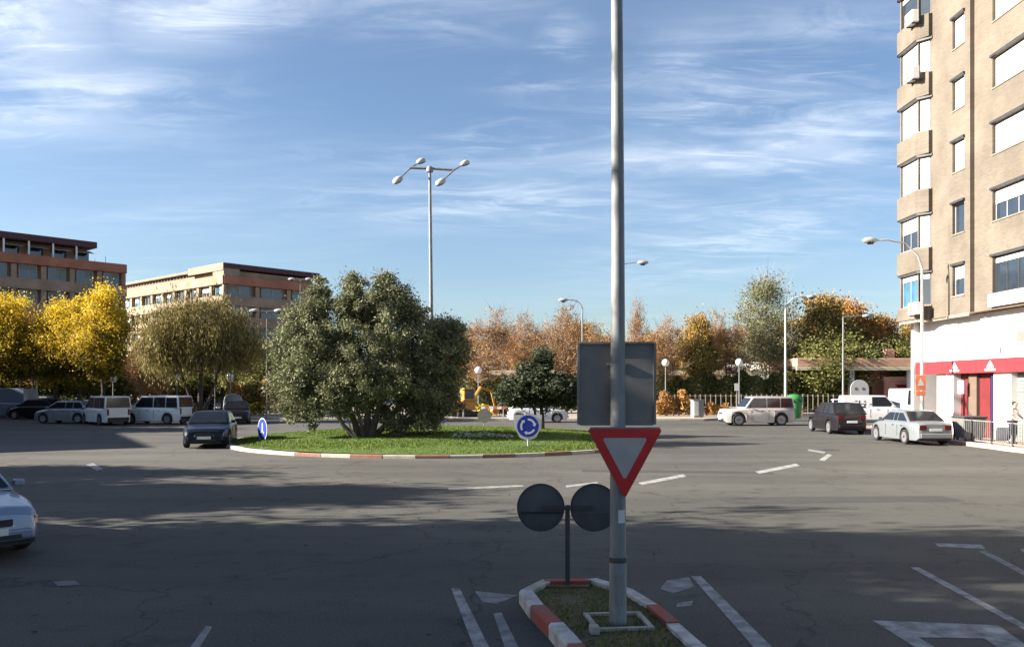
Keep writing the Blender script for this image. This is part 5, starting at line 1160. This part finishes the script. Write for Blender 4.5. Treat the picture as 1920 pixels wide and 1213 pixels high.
facade(b1, rg, (52,0), Vector((0,1)), 16, 19.0, 5, M['brick_red'], M['brick_red'], None, True)
obj('roof_slab', MB().box(.02, 51.98, .22, 15.98, 18.2, 18.4), M['taupe'], b1)
# penthouse
obj('penthouse', MB().box(2, 47.6, 3.2, 14, 18.41, 20.9), M['brick_brown'], b1); obj('penthouse_roof', MB().box(1.5, 48.6, .9, 14.4, 20.95, 21.75), M['roof_dark'], b1)
for k in range(16):
    x = 3+k*2.9; w = obj('terrace_window', MB().box(x, x+1.9, 3.12, 3.18, 18.7, 20.6), M['glass'], b1)
    obj('terrace_post', MB().box(x-.55, x-.35, 1.1, 1.3, 18.41, 20.93), M['white_shutter'], b1)
    if k > 3: obj('awning', MB().poly([(x-.2,3.1,20.7),(x+2.0,3.1,20.7),(x+2.0,1.4,20.2),(x-.2,1.4,20.2)], (0,0,.04)), mat('awning_cloth', (.45,.38,.36), .9) if k == 4 else bpy.data.materials['awning_cloth'], b1)
for k in range(5): 
    rl_ = MB(); rl_.tube([(49.5+k*.02, .4+k*3.5, 19.0), (49.5+k*.02, .4+k*3.5, 19.9)], .03, 5); obj('antenna' if k == 4 else 'rail_post', rl_, M['dark_metal'], b1)
C2 = Vector((-39.5, 117.0))
b2, rg = block('cream_brick_block', 'cornered brick apartment block with a sunlit cream side, behind the willow', C2, u1, 15.4, 36, 19.0, 5, None, None, gap_seed=5)
facade(b2, rg, (0,0), Vector((1,0)), 15.4, 17.6, 5, M['brick_brown'], M['brick_red'], None, True, bay=4.2)
facade(b2, rg, (0,36), Vector((0,-1)), 36, 17.6, 5, M['brick_cream'], M['brick_cream'], None, False, bay=3.6)
obj('roof_slab', MB().box(.02, 15.38, .22, 35.98, 16.8, 17.0), M['taupe'], b2)
obj('penthouse', MB().box(2.6, 14.8, 3.0, 34, 17.01, 18.6), M['brick_cream'], b2); obj('penthouse_roof', MB().box(.0, 15.6, -.1, 10, 18.62, 19.3), M['roof_dark'], b2)
obj('terrace_canopy', MB().box(-.1, 4.0, 10.01, 35.9, 18.62, 18.95), M['brick_cream'], b2)
obj('corner_pier', MB().box(-.02, 2.4, .02, 3.0, 17.62, 18.61), M['brick_cream'], b2)
obj('top_beam', MB().box(-.12, -.02, .0, 9.9, 18.3, 19.32), M['brick_cream'], b2)
for k in range(4):
    obj('terrace_window', MB().box(4+k*2.6, 5.9+k*2.6, 2.92, 2.98, 17.2, 18.5), M['glass'], b2)
for k in range(26):
    obj('railing_post', MB().box(-.02, .04, 10.5+k*.98, 10.56+k*.98, 17.62, 18.3), M['pale_metal'], b2)
for k in range(9): obj('terrace_window', MB().box(2.5, 2.58, 5+k*3.2, 6.9+k*3.2, 17.2, 18.5), M['glass'], b2)
# unseen block added on the left, its plan shaped to shade road and car park
K0 = Vector((-45.1, 31.3)); uk = Vector((-.515, .857)).normalized()
b3, rg = block('shade_block', 'long low brick block, unseen, added on the left for its shadow', K0 + uk*52 - Vector((.857,.515))*14, -uk, 52, 14, 14.0, 3, None, None, gap_seed=9)
b3.rotation_euler.z = math.atan2(-uk.y, -uk.x)
# local y of that frame points away from the road
facade(b3, rg, (52,14), Vector((-1,0)), 52, 14.0, 4, M['brick_brown'], M['brick_red'], None, True, bay=5.2)
obj('roof_slab', MB().box(.1, 51.9, .1, 13.7, 13.0, 14.0), M['taupe'], b3)

# low pink building with canopy at the right
LBY = 76.0
lb = empty('low_pink_building', (0,0,0), 0, 'low pink building with a long cream-edged canopy and a square chimney', 'building')
xa, xb = X_at(1484, LBY), X_at(1800, LBY)
obj('roof', MB().box(xa, xb, LBY-1.5, LBY+9, 4.15, 4.85), M['roof_tile'], lb, bevel=.05); obj('canopy_edge', MB().box(xa-.1, xb, LBY-1.7, LBY-1.51, 3.78, 4.12), M['cream'], lb, bevel=.02)
obj('ceiling', MB().box(xa, xb, LBY-1.5, LBY+9, 3.9, 4.14), M['taupe'], lb)
hw_ = MB(); xw = X_at(1590, LBY)
wall_holes(hw_, (xw, LBY+1.5), (xb, LBY+1.5), .3, .13, 3.89, [(1.5,2.8,.13,2.4),(4.2,7.5,1.2,2.6)]); obj('wall', hw_, M['pink_wall'], lb)
obj('door', MB().box(xw+1.52, xw+2.78, LBY+1.6, LBY+1.7, .13, 2.38), M['taupe'], lb); w = obj('window', MB().box(xw+4.22, xw+7.48, LBY+1.62, LBY+1.66, 1.22, 2.58), M['glass'], lb)
obj('window_bar', MB().box(xw+5.8, xw+5.9, LBY+1.55, LBY+1.61, 1.22, 2.58), M['white'], w)
obj('front_wall', MB().box(X_at(1655,LBY), xb, LBY-.4, LBY-.1, .13, 2.9), M['pink_wall'], lb); obj('front_wall_coping', MB().box(X_at(1653,LBY), xb, LBY-.5, LBY, 2.91, 3.25), M['roof_tile'], lb)
obj('awning', MB().poly([(X_at(1675,LBY),LBY-.42,2.5),(X_at(1720,LBY),LBY-.42,2.5),(X_at(1720,LBY),LBY-1.3,2.1),(X_at(1675,LBY),LBY-1.3,2.1)], (0,0,.05)), M['shop_red'], lb)
for px in (1596, 1706, 1745): obj('column', MB().box(X_at(px,LBY-1.2)-.2, X_at(px,LBY-1.2)+.2, LBY-1.4, LBY-1.0, .13, 3.89), M['white'], lb)
obj('chimney', MB().box(X_at(1671,LBY), X_at(1687,LBY), LBY+1, LBY+1.8, 4.86, 5.75), M['roof_tile'], lb, bevel=.02)
obj('side_wall', MB().box(X_at(1484,LBY)+.2, xw-.01, LBY+4, LBY+4.3, .13, 3.89), M['pink_wall'], lb)
# round-topped white notice in front of it
nt_ = empty('round_topped_panel', (X_at(1612,70), 70, 0.0), 0, 'white round-topped panel standing before the low pink building', 'sign')
prof = [(-.75,.9),(-.75,2.2)] + [(-.75*math.cos(PI*k/10), 2.2+.75*math.sin(PI*k/10)) for k in range(11)] + [(.75,.9)]
obj('panel', MB().poly([(x,0,z) for x, z in prof], (0,.06,0)), M['sign_white'], nt_)
for s_ in (-.6,.6): obj('leg', MB().box(s_-.04, s_+.04, .0, .06, 0, .9), M['galv'], nt_)
pr = MB()
for (x, z) in ((-.3,2.2),(.3,2.2)): pr.lathe([(.13,-.008),(.13,-.002)], 12, (x,0,z), 'y')
pr.box(-.45,.45,-.008,-.002,1.6,1.68); pr.box(-.45,.25,-.008,-.002,1.4,1.46)
obj('print', pr, M['galv_back'], nt_)
# white tent roof and pavilion in the park
tn = empty('canvas_canopy', (X_at(1420,86), 86, .13), 0, 'white canvas canopy among the trees above the off-road car', 'canopy')
cv = MB(); w0 = 60/F*86
for i in range(9):
    x = -w0+2*w0*i/8; zc_ = 3.95+.35*math.sin(PI*i/8)+.12*math.cos(i*1.7)
    cv.v += [(x,-2,zc_-.35),(x,0,zc_+.35),(x,2,zc_-.35)]
for i in range(8):
    for k in range(2): cv.f.append((i*3+k,(i+1)*3+k,(i+1)*3+k+1,i*3+k+1))
obj('canvas', cv, M['tent'], tn, norm=False)
for x in (-w0+.2, w0-.2):
    for y in (-1.8, 1.8): obj('pole', MB().tube([(x,y,0),(x,y,3.6)], .05, 8), M['pale_metal'], tn)
pv = empty('park_pavilion', (0, 94, 0), 0, 'long low cream pavilion behind the hedge and rust trees', 'building')
obj('wall', MB().box(X_at(900,94), X_at(1400,94), 0, 5, .13, 3.6), M['brick_cream'], pv); obj('roof', MB().box(X_at(895,94), X_at(1405,94), -.8, 5.5, 3.61, 4.1), M['cream'], pv, bevel=.03)
for k in range(12): 
    x = X_at(920,94)+k*2.35; f_ = obj('window', MB().box(x, x+1.2, -.06, -.01, 1.1, 2.6), M['pale_metal'], pv); obj('pane', MB().box(x+.08, x+1.12, -.09, -.065, 1.18, 2.52), M['glass'], f_)

# railing at the right-hand kerb
kr = empty('kerb_railing', (0,0,0), 0, 'grey pedestrian railing along the kerb in front of the shop', 'railing')
y0, y1 = 37.0, 28.0; n_ = 62; xr = lambda y: RX+.42+(0 if y > 30 else 0)
for k in range(n_+1):
    y = y0+(y1-y0)*k/n_
    if k % 10 == 0: obj('post', MB().box(xr(y)-.03, xr(y)+.03, y-.03, y+.03, .13, 1.12), M['dark_metal'], kr)
    else: obj('upright', MB().box(xr(y)-.009, xr(y)+.009, y-.009, y+.009, .25, 1.01), M['galv'], kr)
for k in range(6):
    ya = y0+(y1-y0)*(k*10)/n_-.035; yb = y0+(y1-y0)*((k+1)*10)/n_+.035
    for z in (.21, 1.02): obj('rail', MB().box(RX+.395, RX+.445, min(ya,yb), max(ya,yb), z, z+.04), M['galv'], kr)
lc = empty('litter_container', (RX+.9, 36.7, .13), .05, 'dark grey waste container on the pavement right of the silver saloon', 'container')
obj('body', MB().add([(-.42,-.40,.12),(.42,-.40,.12),(.42,.40,.12),(-.42,.40,.12),(-.52,-.48,.95),(.52,-.48,.95),(.52,.48,.95),(-.52,.48,.95)], [(0,3,2,1),(4,5,6,7),(0,1,5,4),(1,2,6,5),(2,3,7,6),(3,0,4,7)]), M['galv_back'], lc, bevel=.03)
obj('lid', MB().box(-.55,.55,-.52,.52,.955,1.04), M['dark_metal'], lc, bevel=.04)
for sx in (-.33,.33):
    for sy in (-.3,.3): obj('wheel', MB().lathe([(.07,-.02),(.07,.02)], 12, (sx,sy,.07), 'y'), M['rubber'], lc)

# scooter and the person beside it
sc = empty('scooter', (20.6, 32.9, .13), R(100), 'pale scooter parked on the pavement at the right edge of the photo', 'scooter')
for x in (-.62,.62):
    w_ = obj('wheel', MB().lathe([(.15,-.05),(.24,-.045),(.25,0),(.24,.045),(.15,.05)], 20, (x,0,.25), 'y'), M['rubber'], sc, smooth=40)
    obj('rim', MB().lathe([(.15,-.035),(.15,.035)], 14, (x,0,.25), 'y'), M['rim'], w_)
obj('body', MB().poly([(-.85,-.13,.55),(-.75,-.13,.78),(-.1,-.13,.74),(-.05,-.13,.34),(-.35,-.13,.30),(-.62,-.13,.50)], (0,.26,0)), M['car_white'], sc, bevel=.04)
obj('floorboard', MB().box(-.12,.42,-.14,.14,.26,.33), M['black'], sc, bevel=.02); obj('leg_shield', MB().poly([(.40,-.20,.30),(.50,-.20,.35),(.42,-.16,.92),(.35,-.16,.92)], (0,.36,0)), M['car_white'], sc, bevel=.03)
obj('seat', MB().box(-.78,-.08,-.13,.13,.76,.88), M['black'], sc, bevel=.04); obj('fork', MB().tube([(.62,0,.25),(.42,0,.98)], .03, 8), M['galv'], sc)
obj('handlebar', MB().tube([(.38,-.32,.98),(.42,0,1.02),(.38,.32,.98)], .02, 8), M['black'], sc); obj('headlight', MB().lathe([(.08,0),(.07,.06)], 12, (.46,0,.93), 'x'), M['lamp_clear'], sc)
for s_ in (-1,1): obj('mirror', MB().lathe([(.06,-.005),(.06,.005)], 12, (.40,s_*.30,1.16), 'x'), M['black'], sc)

def person(label, loc, rz, top_m, leg_m, J):
    e = empty('person', loc, rz, label, 'person')
    def skin_mesh(name, verts, edges, m_, sub=2, root=0):
        me = bpy.data.meshes.new(name); me.from_pydata([v[:3] for v in verts], edges, []); o = bpy.data.objects.new(name, me); col.objects.link(o); o.parent = e; me.materials.append(m_)
        s_ = o.modifiers.new('skin', 'SKIN'); sv_ = me.skin_vertices[0].data if me.skin_vertices else None
        if sv_ is None:
            bpy.context.view_layer.objects.active = o; bpy.ops.mesh.customdata_skin_add(); sv_ = me.skin_vertices[0].data
        for i, v in enumerate(verts): sv_[i].radius = (v[3], v[4] if len(v) > 4 else v[3]); sv_[i].use_root = (i == root)
        s_.use_smooth_shade = True
        q_ = o.modifiers.new('sub', 'SUBSURF'); q_.levels = sub; q_.render_levels = sub; return o
    V, E = J
    skin_mesh('body', V, E, M['skin'])
    return e, skin_mesh
# x forward, y left: leaning a little towards the scooter
V = [(0,0,.95,.125,.105),(.02,0,1.12,.125,.10),(.05,0,1.32,.15,.11),(.07,0,1.44,.085,.075),(.10,0,1.52,.052),(.13,0,1.60,.085,.10),(.14,0,1.68,.092,.105),
     (.06,.17,1.40,.058),(.14,.24,1.16,.045),(.34,.20,1.02,.034),(.42,.19,1.00,.030,.018),
     (.06,-.17,1.40,.058),(.10,-.25,1.16,.045),(.28,-.24,1.0,.034),(.36,-.23,.98,.030,.018),
     (0,.10,.88,.088),(.06,.12,.50,.062),(-.02,.13,.12,.042),(.08,.14,.05,.04,.03),
     (-.01,-.10,.88,.088),(.00,-.12,.50,.062),(-.12,-.12,.12,.042),(-.02,-.13,.05,.04,.03)]
E = [(0,1),(1,2),(2,3),(3,4),(4,5),(5,6),(3,7),(7,8),(8,9),(9,10),(3,11),(11,12),(12,13),(13,14),(0,15),(15,16),(16,17),(17,18),(0,19),(19,20),(20,21),(21,22)]
pe_, sk = person('person in a white top and dark trousers standing at the scooter by the shop', (20.05, 34.2, .13), R(-60), None, None, (V, E))
grow = lambda ids, dr: [V[i][:3]+(V[i][3]+dr, (V[i][4] if len(V[i]) > 4 else V[i][3])+dr) for i in ids]
sk('top', grow([0,1,2,3,7,8,11,12], .02), [(0,1),(1,2),(2,3),(3,4),(4,5),(3,6),(6,7)], M['white_cloth'])
sk('trousers', grow([0,15,16,17,19,20,21], .018), [(0,1),(1,2),(2,3),(0,4),(4,5),(5,6)], M['dark_cloth'])
sk('shoe', [(-.03,.13,.06,.05,.04),(.14,.145,.045,.045,.035)], [(0,1)], M['black'], 1); sk('shoe', [(-.13,-.12,.06,.05,.04),(.05,-.13,.045,.045,.035)], [(0,1)], M['black'], 1)
sk('hair', [(.06,0,1.56,.09,.11),(.09,0,1.73,.118,.122)], [(0,1)], M['hair'], 2, 1)
for hx, hy in ((.42,.19),(.36,-.23)):
    hz = 1.0 if hy > 0 else .98
    for f_ in range(4): sk('finger', [(hx-.02, hy-.03+.02*f_, hz, .010),(hx+.05, hy-.03+.02*f_, hz-.01, .009),(hx+.075+.006*(f_ in (1,2)), hy-.03+.02*f_, hz-.035, .008)], [(0,1),(1,2)], M['skin'], 1)
    sk('thumb', [(hx-.03, hy+(.03 if hy < 0 else -.03), hz, .011),(hx+.02, hy+(.05 if hy < 0 else -.05), hz-.01, .009)], [(0,1)], M['skin'], 1)
